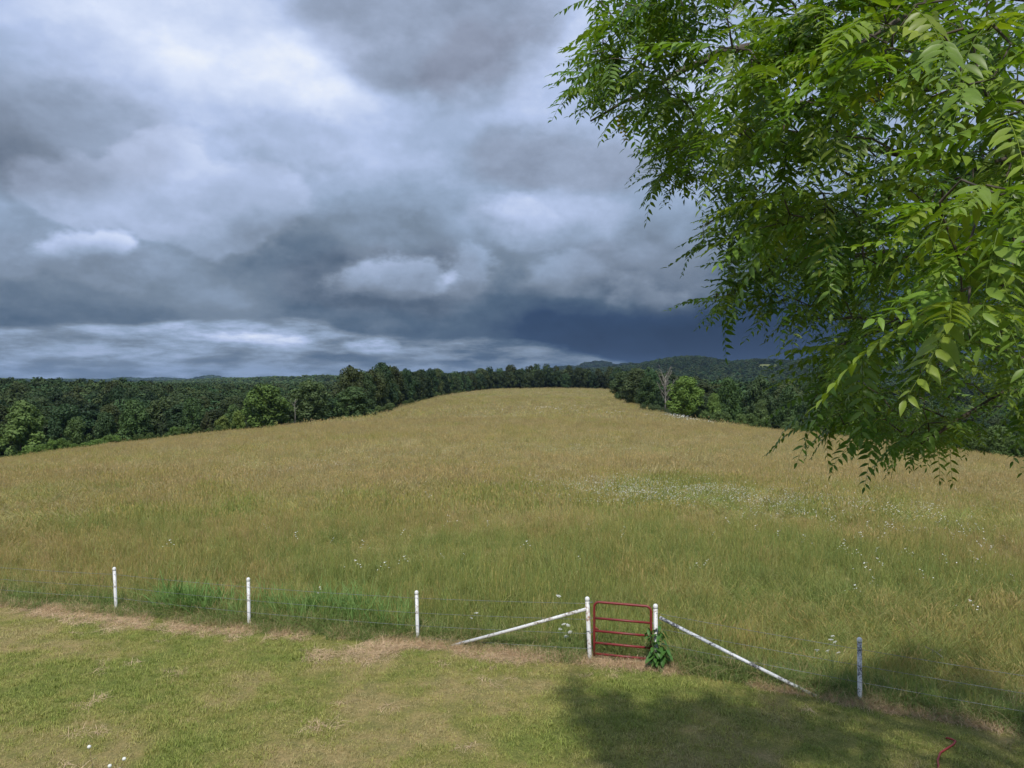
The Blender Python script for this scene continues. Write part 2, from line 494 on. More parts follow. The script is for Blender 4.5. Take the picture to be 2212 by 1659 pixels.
def bounds(y):
    yy = np.clip(y, 0, 700)
    bl = np.interp(yy, [0, 105, 150, 190, 300, 400, 500, 600, 700], [88, 88, 52, 35, 38, 38, 33, 14, 5])
    br = np.interp(yy, [0, 105, 150, 190, 300, 400, 500, 600, 700], [88, 88, 56, 39, 46, 58, 68, 78, 30])
    return bl, br
def outside(x, y):
    """metres outside the hay field's edge (negative inside)"""
    bl, br = bounds(y)
    o = np.where(x < 0, -x - bl, x - br)
    return np.maximum(o, y - 603)
def H(x, y):
    x = np.asarray(x, float); y = np.asarray(y, float)
    yy = np.maximum(y, 0)
    zc = np.interp(yy, [0, 30, 80, 125, 160, 200, 300, 450, 600, 700, 900, 1300], [0, 0, -.45, -.8, -1.15, -1.4, -1.35, -1.0, -.6, -3, -12, -20])
    k = np.interp(yy, [0, 125, 200, 300, 450, 600], [.00092, .00092, .0013, .0009, .0005, .0003])
    xc = np.interp(yy, [0, 150, 200, 300, 450, 600], [0, 0, 2, 6, 16, 32])
    bl, br = bounds(y)
    b = np.where(x < 0, bl, br)
    ax = np.abs(x)
    ins = np.clip(x, -bl, br) - xc
    o = ax - b
    sp = 5.0 * np.log1p(np.exp(np.clip(o / 5.0, -30, 30))) - np.where(o > 0, 0, 0)
    sp = np.where(o > 100, o, sp)
    z = zc - k * ins ** 2 - .15 * sp
    floor = np.where(x < 0, -15.5, -19.0)
    floor = floor + (fbm(x, y, 260, 20, 3) - .5) * 7 * sst(150, 400, np.hypot(x, y))
    w = 3.0
    t = np.clip((z - floor) / w, -30, 30)
    z = floor + w * np.log1p(np.exp(t)) * 1.0
    r = np.hypot(x, y)
    h = np.zeros_like(z)
    for (px, py, D, sx, sd) in HILLS:
        u = (px - CX) / FPX
        A = CAMZ + (HY - py) / FPX * D - 13.0 + 19.0
        xx = u * D
        s = sx / FPX * D
        g = A * np.exp(-.5 * (((x - u * np.maximum(y, 1)) / (s * np.maximum(y, 1) / D + 1)) ** 2) - .5 * ((y - D) / sd) ** 2)
        h = np.maximum(h, g)
    h = h * (.88 + .24 * fbm(x, y, 420, 30, 4))
    return z + h * sst(500, 900, r)

def clearing(x, y):
    """open meadow in the valley on the right, and the hayfield high on the far hill"""
    u = x / np.maximum(y, 1)
    a = (y > 480) & (y < 860) & (u > .47) & (u < .80)
    b = (y > 1780) & (y < 2080) & (np.abs(u - .332 - .00006 * (y - 1900)) < .020 + .012 * np.sin(y * .02))
    return a, b

def build_terrain():
    # polar sheet, fine in front of the camera, out to the horizon
    a_front = np.linspace(-48, 48, 241)
    a_back = np.linspace(48, 312, 67)[1:-1]
    A = np.radians(np.concatenate([a_front, a_back]))
    R = np.concatenate([[0.0], np.linspace(3, 40, 26), np.geomspace(42, 16000, 190)])
    rr, aa = np.meshgrid(R[1:], A, indexing='ij')
    x = (rr * np.sin(aa)).ravel(); y = (rr * np.cos(aa)).ravel()
    z = H(x, y)
    V = np.vstack([[[0, 0, float(H(0., 0.))]], np.column_stack([x, y, z])])
    na, nr = len(A), len(R) - 1
    i = np.arange(nr - 1)[:, None]; j = np.arange(na)[None, :]
    a0 = 1 + i * na + j; a1 = 1 + i * na + (j + 1) % na
    Q = np.stack([a0, a0 + na, a1 + na, a1], -1).reshape(-1, 4)[:, ::-1]
    T = np.column_stack([np.zeros(na, int), 1 + np.arange(na), 1 + (np.arange(na) + 1) % na])[:, ::-1]
    me = mesh_np('ground', V, [Q, T], smooth=True)
    xx, yy = V[:, 0], V[:, 1]
    n = fbm(xx, yy, 25, 40, 4)[:, None]
    far_t = sst(60, 140, yy)[:, None]
    near = np.array([.20, .19, .075]) * (1 - n) + np.array([.26, .23, .11]) * n
    far = np.array([.24, .20, .105]) * (1 - n) + np.array([.295, .25, .14]) * n
    c = near * (1 - far_t) + far * far_t
    far2 = sst(170, 260, yy)[:, None]
    c = c * (1 - far2) + (np.array([.215, .185, .088]) * (1 - n) + np.array([.26, .22, .112]) * n) * far2
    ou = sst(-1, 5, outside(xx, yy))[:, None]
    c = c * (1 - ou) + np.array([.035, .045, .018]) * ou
    ca, cb = clearing(xx, yy)
    c[ca] = (.09, .13, .045); c[cb] = (.16, .175, .075)
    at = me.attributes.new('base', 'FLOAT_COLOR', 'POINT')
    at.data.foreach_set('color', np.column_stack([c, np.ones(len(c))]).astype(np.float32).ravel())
    m, nt, b = new_mat('earth and hay stubble')
    a = N_(nt, 'ShaderNodeAttribute', attribute_type='GEOMETRY', attribute_name='base')
    f = noise_n(nt, 1.7, 6, .65)
    g = noise_n(nt, .12, 5, .6)
    v = ramp_n(nt, f, [(.3, (.62, .66, .6)), (.7, (1.25, 1.2, 1.15))])
    v2 = ramp_n(nt, g, [(.3, (.8, .86, .78)), (.7, (1.15, 1.1, 1.05))])
    nt.links.new(mixrgb(nt, 1.0, mixrgb(nt, 1.0, a.outputs['Color'], v, 'MULTIPLY'), v2, 'MULTIPLY'), b.inputs['Base Color'])
    b.inputs['Roughness'].default_value = 1.0; b.inputs['Specular IOR Level'].default_value = 0.05
    bp = N_(nt, 'ShaderNodeBump'); bp.inputs['Strength'].default_value = .5; bp.inputs['Distance'].default_value = .2
    nt.links.new(f, bp.inputs['Height']); nt.links.new(bp.outputs[0], b.inputs['Normal'])
    me.materials.append(m)
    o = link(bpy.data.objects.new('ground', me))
    tag(o, 'rolling open ground under the hay field and woods, reaching the horizon', 'ground', kind='structure')

def build_lawn():
    xs = np.concatenate([np.linspace(-40, -16, 25), np.linspace(-15.5, 15.5, 125), np.linspace(16, 30, 15)])
    ts = np.linspace(0, 1, 90)
    X, T = np.meshgrid(xs, ts, indexing='ij')
    yf = yfence(X) + .12 * (fbm(X, X * 0, 1.3, 50, 3) - .5)
    Y = -14 + (yf + 14) * T ** .6
    Z = H(X, Y) + .006 + .03 * (fbm(X, Y, 1.2, 52, 3) - .3) * sst(0, .04, 1 - T)
    Z = np.maximum(Z, H(X, Y) + .005)
    Z = Z + .05 * fbm(X, Y, .5, 56, 3) * sst(.9, .3, (yfence(X) - Y)) * sst(.0, .08, yfence(X) - Y)
    nx, nt_ = len(xs), len(ts)
    i = np.arange(nx - 1)[:, None]; j = np.arange(nt_ - 1)[None, :]
    a = i * nt_ + j
    Q = np.stack([a, a + nt_, a + nt_ + 1, a + 1], -1).reshape(-1, 4)
    me = mesh_np('lawn', np.column_stack([X.ravel(), Y.ravel(), Z.ravel()]), Q, smooth=True)
    xx = X.ravel(); yy = Y.ravel()
    vv = fbm(xx, yy, 2.6, 100, 4) + (fbm(xx, yy, .7, 104, 3) - .5) * .6
    t1 = sst(.28, .54, vv)[:, None]; t2 = sst(.50, .80, vv)[:, None]
    c = np.array([.28, .235, .115]) * (1 - t1) + np.array([.205, .205, .07]) * t1
    c = c * (1 - t2) + np.array([.165, .19, .06]) * t2
    wid = np.interp(xx, [-15, -8, -3, 2, 4, 6, 11], [.28, .50, .54, .16, .10, .15, .2]) * (.3 + 1.4 * fbm(xx, xx * 0 + 3, 1.1, 120, 3))
    mat_ = (sst(1.1, .6, (yfence(xx) - yy) / wid) * sst(.38, .50, fbm(xx, yy, 1.0, 124, 3)))[:, None]
    c = c * (1 - mat_) + np.array([.40, .29, .18]) * mat_
    at = me.attributes.new('base', 'FLOAT_COLOR', 'POINT')
    at.data.foreach_set('color', np.column_stack([c, np.ones(len(c))]).astype(np.float32).ravel())
    m, nt, b = new_mat('mown lawn turf')
    ba = N_(nt, 'ShaderNodeAttribute', attribute_type='GEOMETRY', attribute_name='base')
    f = noise_n(nt, 22, 6, .75); h = noise_n(nt, 2.3, 4, .6)
    c1 = ba.outputs['Color']
    c2 = ramp_n(nt, h, [(.35, (.75, .82, .7)), (.68, (1.2, 1.12, 1.1))])
    c3 = ramp_n(nt, f, [(.3, (.5, .55, .5)), (.7, (1.35, 1.25, 1.2))])
    nt.links.new(mixrgb(nt, 1.0, mixrgb(nt, 1.0, c1, c2, 'MULTIPLY'), c3, 'MULTIPLY'), b.inputs['Base Color'])
    b.inputs['Roughness'].default_value = 1.0; b.inputs['Specular IOR Level'].default_value = .05
    bp = N_(nt, 'ShaderNodeBump'); bp.inputs['Strength'].default_value = .9; bp.inputs['Distance'].default_value = .03
    nt.links.new(f, bp.inputs['Height']); nt.links.new(bp.outputs[0], b.inputs['Normal'])
    me.materials.append(m)
    o = link(bpy.data.objects.new('lawn', me))
    tag(o, 'mown yellow green lawn in front of the wire fence', 'lawn', kind='structure')

build_terrain()
build_lawn()

# ------------------------------------------------------------------ scatter (geometry nodes) for what cannot be counted
_proto_n = [0]
def proto_coll(name, meshes):
    c = bpy.data.collections.new(name)
    for i, me in enumerate(meshes):
        o = bpy.data.objects.new('%s_%02d' % (name, i), me)
        c.objects.link(o)
    return c

def scatter(name, coll, P, rot, scl, idx, tint, parent=None):
    me = bpy.data.meshes.new(name)
    n = len(P)
    me.vertices.add(n)
    me.vertices.foreach_set('co', np.asarray(P, np.float32).ravel())
    a = me.attributes.new('rot', 'FLOAT_VECTOR', 'POINT'); a.data.foreach_set('vector', np.asarray(rot, np.float32).ravel())
    a = me.attributes.new('scl', 'FLOAT_VECTOR', 'POINT'); a.data.foreach_set('vector', np.asarray(scl, np.float32).ravel())
    a = me.attributes.new('idx', 'INT', 'POINT'); a.data.foreach_set('value', np.asarray(idx, np.int32))
    a = me.attributes.new('tint', 'FLOAT_COLOR', 'POINT')
    a.data.foreach_set('color', np.column_stack([tint, np.ones(n)]).astype(np.float32).ravel())
    o = link(bpy.data.objects.new(name, me), parent)
    ng = bpy.data.node_groups.new(name + ' scatter', 'GeometryNodeTree')
    ng.interface.new_socket('Geometry', in_out='INPUT', socket_type='NodeSocketGeometry')
    ng.interface.new_socket('Geometry', in_out='OUTPUT', socket_type='NodeSocketGeometry')
    N, L = ng.nodes, ng.links
    gi = N.new('NodeGroupInput'); go = N.new('NodeGroupOutput')
    ci = N.new('GeometryNodeCollectionInfo'); ci.inputs['Collection'].default_value = coll
    ci.inputs['Separate Children'].default_value = True; ci.inputs['Reset Children'].default_value = True
    ip = N.new('GeometryNodeInstanceOnPoints'); ip.inputs['Pick Instance'].default_value = True
    def at(nm, t):
        q = N.new('GeometryNodeInputNamedAttribute'); q.data_type = t; q.inputs['Name'].default_value = nm
        return q.outputs['Attribute']
    e2r = N.new('FunctionNodeEulerToRotation')
    L.new(at('rot', 'FLOAT_VECTOR'), e2r.inputs[0])
    L.new(gi.outputs[0], ip.inputs['Points']); L.new(ci.outputs[0], ip.inputs['Instance'])
    L.new(at('idx', 'INT'), ip.inputs['Instance Index']); L.new(e2r.outputs[0], ip.inputs['Rotation'])
    L.new(at('scl', 'FLOAT_VECTOR'), ip.inputs['Scale']); L.new(ip.outputs[0], go.inputs[0])
    md = o.modifiers.new('scatter', 'NODES'); md.node_group = ng
    return o

# ------------------------------------------------------------------ trees
def crown_mesh(name, seed, nlobe, nleaf, leaf, shape='round', mat=None, lobe_r=(.20, .34), inner=.25):
    """crown in a unit frame: radius about 1 sideways, z from 0 to 1 (scaled per tree)"""
    r = np.random.RandomState(seed)
    C = []; Rr = []
    off = np.array([r.uniform(-.12, .12), r.uniform(-.12, .12)])
    for i in range(nlobe):
        z = (i + r.rand()) / nlobe
        z = .02 + .96 * z
        if shape == 'round': prof = math.sin(math.pi * min(.97, (z * .86 + .12))) ** .6
        elif shape == 'tall': prof = .95 * math.sin(math.pi * min(.97, (z * .8 + .17))) ** .8
        elif shape == 'cone': prof = 1.02 * (1 - z) ** .8 + .05
        else: prof = math.sqrt(max(.05, 1 - z ** 2))
        an = i * 2.39996 + r.uniform(-.5, .5)
        rad = prof * (r.uniform(.45, .88) if r.rand() < .8 else r.uniform(0, .5))
        C.append((rad * math.cos(an) + off[0] * z, rad * math.sin(an) + off[1] * z, z))
        Rr.append(r.uniform(*lobe_r) * (1.0 if shape != 'cone' else (.35 + .8 * (1 - z))))
    C = np.array(C); Rr = np.array(Rr)
    w = Rr ** 2; w /= w.sum()
    li = r.choice(nlobe, nleaf, p=w)
    d = r.normal(size=(nleaf, 3)); d[:, 2] = d[:, 2] * .9 + .25
    d /= np.linalg.norm(d, axis=1)[:, None]
    rad = Rr[li] * np.where(r.rand(nleaf) < inner, r.uniform(.3, .9, nleaf), r.uniform(.86, 1.12, nleaf))
    P = C[li] + d * rad[:, None] * np.array([1, 1, .40])
    ok = P[:, 2] > -.06
    P = P[ok]; d = d[ok]; n = len(P)
    nrm = d + r.normal(scale=.34, size=(n, 3)); nrm[:, 2] += .15
    nrm /= np.linalg.norm(nrm, axis=1)[:, None]
    t = np.cross(nrm, r.normal(size=(n, 3))); t /= np.linalg.norm(t, axis=1)[:, None]
    b = np.cross(nrm, t)
    s = leaf * r.uniform(.6, 1.35, n)[:, None]
    asp = r.uniform(.5, .85, n)[:, None]
    sag = nrm * s * .25
    ZK = np.array([1, 1, .42]); t = t * ZK; b = b * ZK; sag = sag * ZK     # crowns are stretched upwards when placed
    V = np.stack([P + t * s - sag, P + b * s * asp, P - t * s - sag, P - b * s * asp], 1).reshape(-1, 3)
    F = np.arange(n * 4).reshape(-1, 4)
    return mesh_np(name, V, F, [mat or M['crown']])

def tree_trunk_mesh(name, seed, crown_base=.25):
    """trunk and limbs in the frame: z 0..1 = tree height, x,y in fractions of height"""
    r = np.random.RandomState(seed)
    mb = MB()
    top = .78
    pts = [(0, 0, -.06), (r.uniform(-.005, .005), 0, crown_base * .7), (r.uniform(-.02, .02), r.uniform(-.02, .02), .5), (r.uniform(-.03, .03), r.uniform(-.03, .03), top)]
    mb.tube(pts, [.024, .019, .012, .003], 7)
    for i in range(7):
        z0 = crown_base * .8 + i * .075
        an = i * 2.4 + r.uniform(-.4, .4)
        ln = r.uniform(.13, .22)
        p0 = Vector((0, 0, z0)); p1 = p0 + Vector((math.cos(an) * ln * .5, math.sin(an) * ln * .5, ln * .35)); p2 = p0 + Vector((math.cos(an) * ln, math.sin(an) * ln, ln * .8))
        mb.tube([p0, p1, p2], [.010, .007, .002], 5)
    return mb.mesh(name, M['bark'])

CROWNS = [crown_mesh('crown', 11, 46, 6200, .058, 'round'), crown_mesh('crown', 12, 60, 6800, .055, 'tall'),
          crown_mesh('crown', 13, 38, 5800, .060, 'round', lobe_r=(.22, .38)), crown_mesh('crown', 14, 54, 6400, .056, 'tall'),
          crown_mesh('crown', 15, 42, 6200, .058, 'dome'), crown_mesh('crown', 16, 70, 6200, .050, 'cone', lobe_r=(.16, .26))]
TRUNKS = [tree_trunk_mesh('trunk', 31), tree_trunk_mesh('trunk', 32, .3), tree_trunk_mesh('trunk', 33, .2)]

def add_tree(name, x, y, h, w, kind, tint, label, cat='tree', group=None, z=None, cb=.14, rz=None, parts=('trunk', 'crown')):
    """h: full height, w: crown width, cb: crown base as fraction of height"""
    z = float(H(x, y)) if z is None else z
    e = empty(name, (x, y, z), rng.uniform(0, 6.28) if rz is None else rz)
    tag(e, label, cat, group)
    tint = [t * TREE_GAIN for t in tint] if group == G_EDGE else tint
    if 'trunk' in parts:
        t = link(bpy.data.objects.new('trunk', TRUNKS[kind % 3]), e)
        t.scale = (h * .8, h * .8, h)
    c = link(bpy.data.objects.new('crown', CROWNS[kind]), e)
    c.location = (0, 0, h * cb)
    c.scale = (w * .46, w * .46, h * (1 - cb) * .97)
    c['tint'] = [float(v) for v in tint]
    return e

# EOF-PART-1
TREE_SPOTS = []          # px, distance, half width px : already taken

def feature_tree(name, px, Y, top, wpx, kind, tint, label, group=None, cb=.14):
    x = (px - CX) / FPX * Y
    z = float(H(x, Y))
    h = CAMZ + (HY - top) / FPX * Y - z
    w = wpx / FPX * Y
    TREE_SPOTS.append((x, Y, w * .5))
    return add_tree(name, x, Y, h, w, kind, tint, label, 'tree', group, z, cb)

TREE_GAIN = 1.75
G_EDGE = 'trees standing along the edge of the hay field'
feature_tree('broadleaf_tree', 44, 165, 871, 128, 4, (.070, .108, .030), 'large pale green rounded tree at the left edge of the picture', G_EDGE, .05)
feature_tree('oak_tree', 578, 190, 834, 104, 2, (.062, .100, .024), 'bright green round oak at the left field edge, left of two duller trees', G_EDGE, .08)
feature_tree('oak_tree', 669, 196, 824, 108, 0, (.058, .086, .032), 'tall dull green oak between the bright oak and the low dark oak', G_EDGE, .12)
feature_tree('oak_tree', 769, 200, 837, 98, 4, (.046, .076, .027), 'low dark spreading oak standing alone where the left field edge dips', G_EDGE, .07)
feature_tree('broadleaf_tree', 290, 178, 866, 82, 1, (.046, .080, .026), 'dark green tree with a high domed crown over the left wood\'s weedy edge', G_EDGE, .05)
feature_tree('broadleaf_tree', 167, 172, 904, 58, 2, (.056, .090, .028), 'small dark green tree right beside the pale rounded tree at the left picture edge', G_EDGE, .05)
feature_tree('broadleaf_tree', 229, 176, 893, 60, 3, (.040, .070, .028), 'dark narrow tree between the small tree and the domed tree, left wood edge', G_EDGE, .05)
feature_tree('broadleaf_tree', 418, 196, 862, 66, 1, (.042, .074, .026), 'dark tall tree behind the brownish cedar at the left field edge', G_EDGE, .05)
feature_tree('cedar_tree', 447, 180, 888, 50, 5, (.048, .056, .024), 'brownish green cone shaped cedar at the left field edge', G_EDGE, .02)
feature_tree('cedar_tree', 352, 178, 894, 44, 5, (.040, .060, .028), 'dark cone shaped cedar right of the domed tree, left field edge', G_EDGE, .02)
feature_tree('broadleaf_tree', 503, 190, 876, 52, 3, (.056, .092, .030), 'small green tree over the yellowish bush left of the bright oak', G_EDGE, .05)
feature_tree('broadleaf_tree', 1344, 330, 804, 62, 0, (.036, .056, .022), 'leftmost dark tree of the clump where the right field edge meets the far tree row', G_EDGE, .03)
feature_tree('broadleaf_tree', 1374, 300, 797, 72, 1, (.046, .064, .026), 'olive green tree, tallest of the clump at the far right field edge', G_EDGE, .03)
feature_tree('broadleaf_tree', 1397, 272, 816, 58, 2, (.034, .058, .020), 'dark rounded tree just left of the bare dead tree', G_EDGE, .03)
feature_tree('broadleaf_tree', 1480, 176, 815, 90, 0, (.088, .142, .030), 'bright green small tree with a visible trunk at the right field edge', G_EDGE, .16)
feature_tree('broadleaf_tree', 1541, 182, 851, 40, 3, (.085, .132, .034), 'slender young pale green tree right of the bright small tree', G_EDGE, .08)
feature_tree('broadleaf_tree', 1576, 214, 818, 66, 1, (.046, .082, .025), 'dark green tree behind the slender young tree, right wood', G_EDGE, .05)
feature_tree('broadleaf_tree', 1645, 222, 816, 74, 4, (.044, .070, .027), 'dark flat topped tree, tallest of the right wood beside the hay field', G_EDGE, .05)
feature_tree('broadleaf_tree', 1643, 188, 866, 44, 3, (.062, .092, .032), 'small grey green tree in front of the dark flat topped tree', G_EDGE, .05)
feature_tree('broadleaf_tree', 1702, 205, 838, 60, 2, (.042, .072, .025), 'dark bushy tree right of the flat topped tree, right wood', G_EDGE, .05)
feature_tree('broadleaf_tree', 1760, 198, 850, 66, 0, (.032, .054, .020), 'dark tree half hidden behind the left tip of the hanging walnut leaves', G_EDGE, .05)

# the rows along the edges and the wood behind, nearest and largest as single trees
def forest_points():
    pts = []
    r = np.random.RandomState(3)
    # far row
    for x in np.arange(-75, 135, 7.4):
        pts.append((x + r.uniform(-2.5, 2.5), 609 + r.uniform(-2, 9), r.uniform(11.5, 18.0), r.uniform(10, 15), 'far'))
    for x in np.arange(-75, 135, 8.0):
        pts.append((x + r.uniform(-2, 2), 622 + r.uniform(-3, 6), r.uniform(14.5, 19.5), r.uniform(10, 15), 'far'))
    for y in np.arange(226, 604, 7.5):
        bl, br = bounds(y)
        pts.append((-bl - 9 - r.uniform(0, 4), y, r.uniform(10.5, 16.5) , r.uniform(9, 13), 'left'))
        if y > 300:
            pts.append((br + 7 + r.uniform(0, 4), y, r.uniform(9.5, 15), r.uniform(9, 12.5), 'right'))
    # the wood itself
    for row, y in enumerate(np.arange(158, 470, 9.2)):
        for x in np.arange(-.86 * y, .86 * y, 10.2):
            xx = x + r.uniform(-3, 3); yy = y + r.uniform(-3, 3)
            ou = float(outside(np.array(xx), np.array(yy)))
            if ou < 16: continue
            pq = CX + FPX * xx / yy
            if yy < 212 and pq < 850: continue          # the front rank is the single trees set above
            if yy < 232 and 1430 < pq < 1790: continue
            h = r.uniform(9.5, 15.5) + (4.5 if xx / yy < -.46 else 0) + 5 * (fbm(np.array(xx), np.array(yy), 70, 60, 2) - .5)
            # the canopy lies nearly level, so it is seen as layers going back
            if xx < 0: tgt = np.interp(yy, [200, 260, 400, 470], [-1.6, -1.0, .2, .8]) + 3.6 * sst(-.40, -.52, xx / yy) * sst(240, 330, yy) + r.uniform(-2.3, 2.0)
            else: tgt = np.interp(yy, [200, 260, 400, 470], [1.0, 2.2, 3.0, 3.0]) - 10.0 * sst(.42, .48, xx / yy) + r.uniform(-2.2, 2.6)
            h = max(6.5, float(tgt) - float(H(xx, yy)))
            pts.append((xx, yy, float(h), r.uniform(10, 16), 'left' if xx < 0 else 'right'))
    return pts

def skyline_start():
    bins = np.full(900, 1200.0)
    px = -300 + np.arange(900) * 3.2
    u = (px - CX) / FPX
    for y in np.arange(60, 136, 2.0):
        py = HY + (CAMZ - H(u * y, np.full_like(u, y))) / y * FPX
        bins = np.minimum(bins, py)
    return bins

def plant_forest():
    pts = forest_points()
    keep = []
    for p in pts:
        if any((p[0] - a) ** 2 + (p[1] - b) ** 2 < (w * .9 + 2.5) ** 2 for a, b, w in TREE_SPOTS): continue
        keep.append(p)
    keep.sort(key=lambda p: p[1])
    bins = skyline_start()
    cand = []
    feats = sorted(TREE_SPOTS, key=lambda t: t[1])
    for i, p in enumerate(keep):
        x, y, h, w, zone = p
        z = float(H(x, y))
        top = HY - (z + h - CAMZ) / y * FPX
        pc = CX + x / y * FPX; hw = w * .5 / y * FPX
        i0 = int((pc - hw * .8 + 300) / 3.2); i1 = int((pc + hw * .8 + 300) / 3.2) + 1
        i0 = max(0, i0); i1 = min(899, i1)
        vis = 0.0
        if i1 > i0 and -20 < pc < 2232:
            seg = bins[i0:i1]
            vis = float(np.clip(seg - (top + hw * .2), 0, None).sum() * 3.2)
        if i1 > i0:
            bins[i0:i1] = np.minimum(bins[i0:i1], top + hw * .3)
        cand.append((vis, i))
    order = sorted(cand, key=lambda c: -c[0])
    chosen = {i for v, i in order[:235] if v > 110}
    ords = ['first', 'second', 'third', 'fourth', 'fifth', 'sixth', 'seventh', 'eighth', 'ninth', 'tenth', 'eleventh', 'twelfth', 'thirteenth', 'fourteenth', 'fifteenth',
            'sixteenth', 'seventeenth', 'eighteenth', 'nineteenth', 'twentieth', 'twenty-first', 'twenty-second', 'twenty-third', 'twenty-fourth', 'twenty-fifth',
            'twenty-sixth', 'twenty-seventh', 'twenty-eighth', 'twenty-ninth', 'thirtieth']
    far = sorted([i for i in chosen if keep[i][4] == 'far' and keep[i][1] < 618], key=lambda i: keep[i][0] / keep[i][1])
    far_rank = {i: n for n, i in enumerate(far)}
    lab = {'left': 'dark green tree among many in the shaded wood left of the hay field',
           'right': 'dark green tree among many in the wood right of the hay field',
           'far': 'dark tree showing over the front rank of the tree row beyond the field'}
    grp = {'left': 'trees of the wood left of the hay field', 'right': 'trees of the wood right of the hay field', 'far': 'trees of the row beyond the far end of the field'}
    rest = []
    marks = [(44, 'the pale rounded tree'), (167, 'the small dark tree'), (290, 'the high domed dark tree'), (352, 'the dark cedar'), (447, 'the brownish cedar'), (578, 'the bright round oak'),
             (669, 'the tall dull oak'), (769, 'the low spreading oak'), (1344, 'the far right clump'), (1437, 'the bare dead tree'), (1480, 'the bright small tree'), (1541, 'the slender young tree'),
             (1576, 'the tree behind the slender one'), (1645, 'the flat topped tree'), (1702, 'the bushy dark tree'), (1760, 'the left tip of the walnut leaves')]
    def place(x, y, h, kind, v, yl, zone):
        px = CX + FPX * x / y
        tone = 'very dark' if v < .8 else 'dark green' if v < 1.05 else 'mid green' if v < 1.3 else 'lighter green'
        if yl > .2: tone = tone.split(' ')[0] + ' yellowish'
        shp = {0: 'rounded', 1: 'tall', 2: 'lumpy', 3: 'upright', 4: 'domed', 5: 'conical'}[kind]
        if 840 < px < 1330: where = 'beside the far meadow, %s side' % zone
        elif px > 1800: where = 'behind the hanging walnut leaves'
        else:
            m = min(marks, key=lambda q: abs(q[0] - px))
            d = px - m[0]
            where = ('behind ' if abs(d) < 14 else 'just left of ' if -34 < d < 0 else 'just right of ' if 0 < d < 34 else 'well left of ' if d < 0 else 'well right of ') + m[1]
        depth = ', in front' if y < 235 else ', farther in' if y < 330 else ', far back'
        return '%s %s tree %s%s' % (tone, shp, where, depth)
    r = np.random.RandomState(5)
    for i, p in enumerate(keep):
        x, y, h, w, zone = p
        v = r.uniform(.65, 1.5); yl = r.uniform(-.15, .35)
        tint = (.045 * v * (1 + yl), .078 * v, .031 * v * (1 - .3 * yl))
        kind = int(r.choice([0, 1, 2, 3, 4, 0, 2, 4, 0, 2, 4, 5] if zone != 'far' else [0, 2, 4, 0, 2, 1]))
        if kind == 5: w *= .7
        if i in chosen:
            l = lab[zone] if zone == 'far' else place(x, y, h, kind, v, yl, zone)
            if i in far_rank:
                n = far_rank[i]
                l = ('%s tree from the left in the dark row closing the far end of the field' % (ords[n] if n < len(ords) else 'last'))
            add_tree('broadleaf_tree' if kind != 5 else 'cedar_tree', x, y, h, w, kind, tint, l, 'tree', grp[zone], cb=.03 if zone != 'far' else .08)
        else:
            rest.append((x, y, h, w, kind, tint))
    return rest

# dead tree and pale bare trunk
def dead_tree(px, Y, top):
    x = (px - CX) / FPX * Y; z = float(H(x, Y))
    h = CAMZ + (HY - top) / FPX * Y - z
    e = empty('dead_tree', (x, Y, z))
    tag(e, 'bare grey dead tree with fanned branches at the right field edge', 'tree')
    r = np.random.RandomState(9)
    tr = MB()
    tr.tube([(0, 0, -.3), (.1, 0, h * .25), (-.1, .1, h * .5), (.1, 0, h * .78)], [.30, .22, .15, .06], 7)
    tr.build('trunk', M['dead'], e)
    for i in range(17):
        mb = MB()
        z0 = h * (.18 + .035 * i)
        an = i * 2.4 + r.uniform(-.4, .4)
        ln = h * r.uniform(.28, .48) * (1 - .25 * i / 17)
        d = Vector((math.cos(an) * .62, math.sin(an) * .62, .85)).normalized()
        pts = [Vector((0, 0, z0))]
        for k in range(5):
            d = (d + Vector((r.uniform(-.2, .2), r.uniform(-.2, .2), .08))).normalized()
            pts.append(pts[-1] + d * ln / 5)
        mb.tube(pts, [.085, .07, .058, .045, .033, .018], 5)
        for k in range(1, 6):
            for q in range(2):
                a = (d + Vector((r.uniform(-.9, .9), r.uniform(-.9, .9), r.uniform(-.1, .6)))).normalized()
                m1 = pts[k] + a * ln * .13
                a2 = (a + Vector((r.uniform(-.3, .3), r.uniform(-.3, .3), .3))).normalized()
                mb.tube([pts[k], m1, m1 + a2 * ln * .13], [.034, .028, .016], 4)
        mb.build('branch', M['dead'], e)
dead_tree(1437, 258, 791)

def bare_trunk(px, Y, top):
    x = (px - CX) / FPX * Y; z = float(H(x, Y))
    h = CAMZ + (HY - top) / FPX * Y - z
    mb = MB()
    mb.tube([(0, 0, -.3), (.06, 0, h * .4), (-.05, 0, h * .75), (.08, .05, h)], [.075, .07, .055, .03], 7)
    for s in (.6, .72, .85):
        mb.tube([(0, 0, h * s), (.4 * (1 if s != .72 else -1), .1, h * s + .5), (.7 * (1 if s != .72 else -1), .1, h * s + 1.1)], [.05, .035, .015], 5)
    o = mb.build('bare_trunk', M['dead'])
    o.location = (x, Y, z)
    tag(o, 'thin pale leafless trunk between the bright oak and the tall dull oak', 'tree')
bare_trunk(637, 184, 862)

REST = plant_forest()

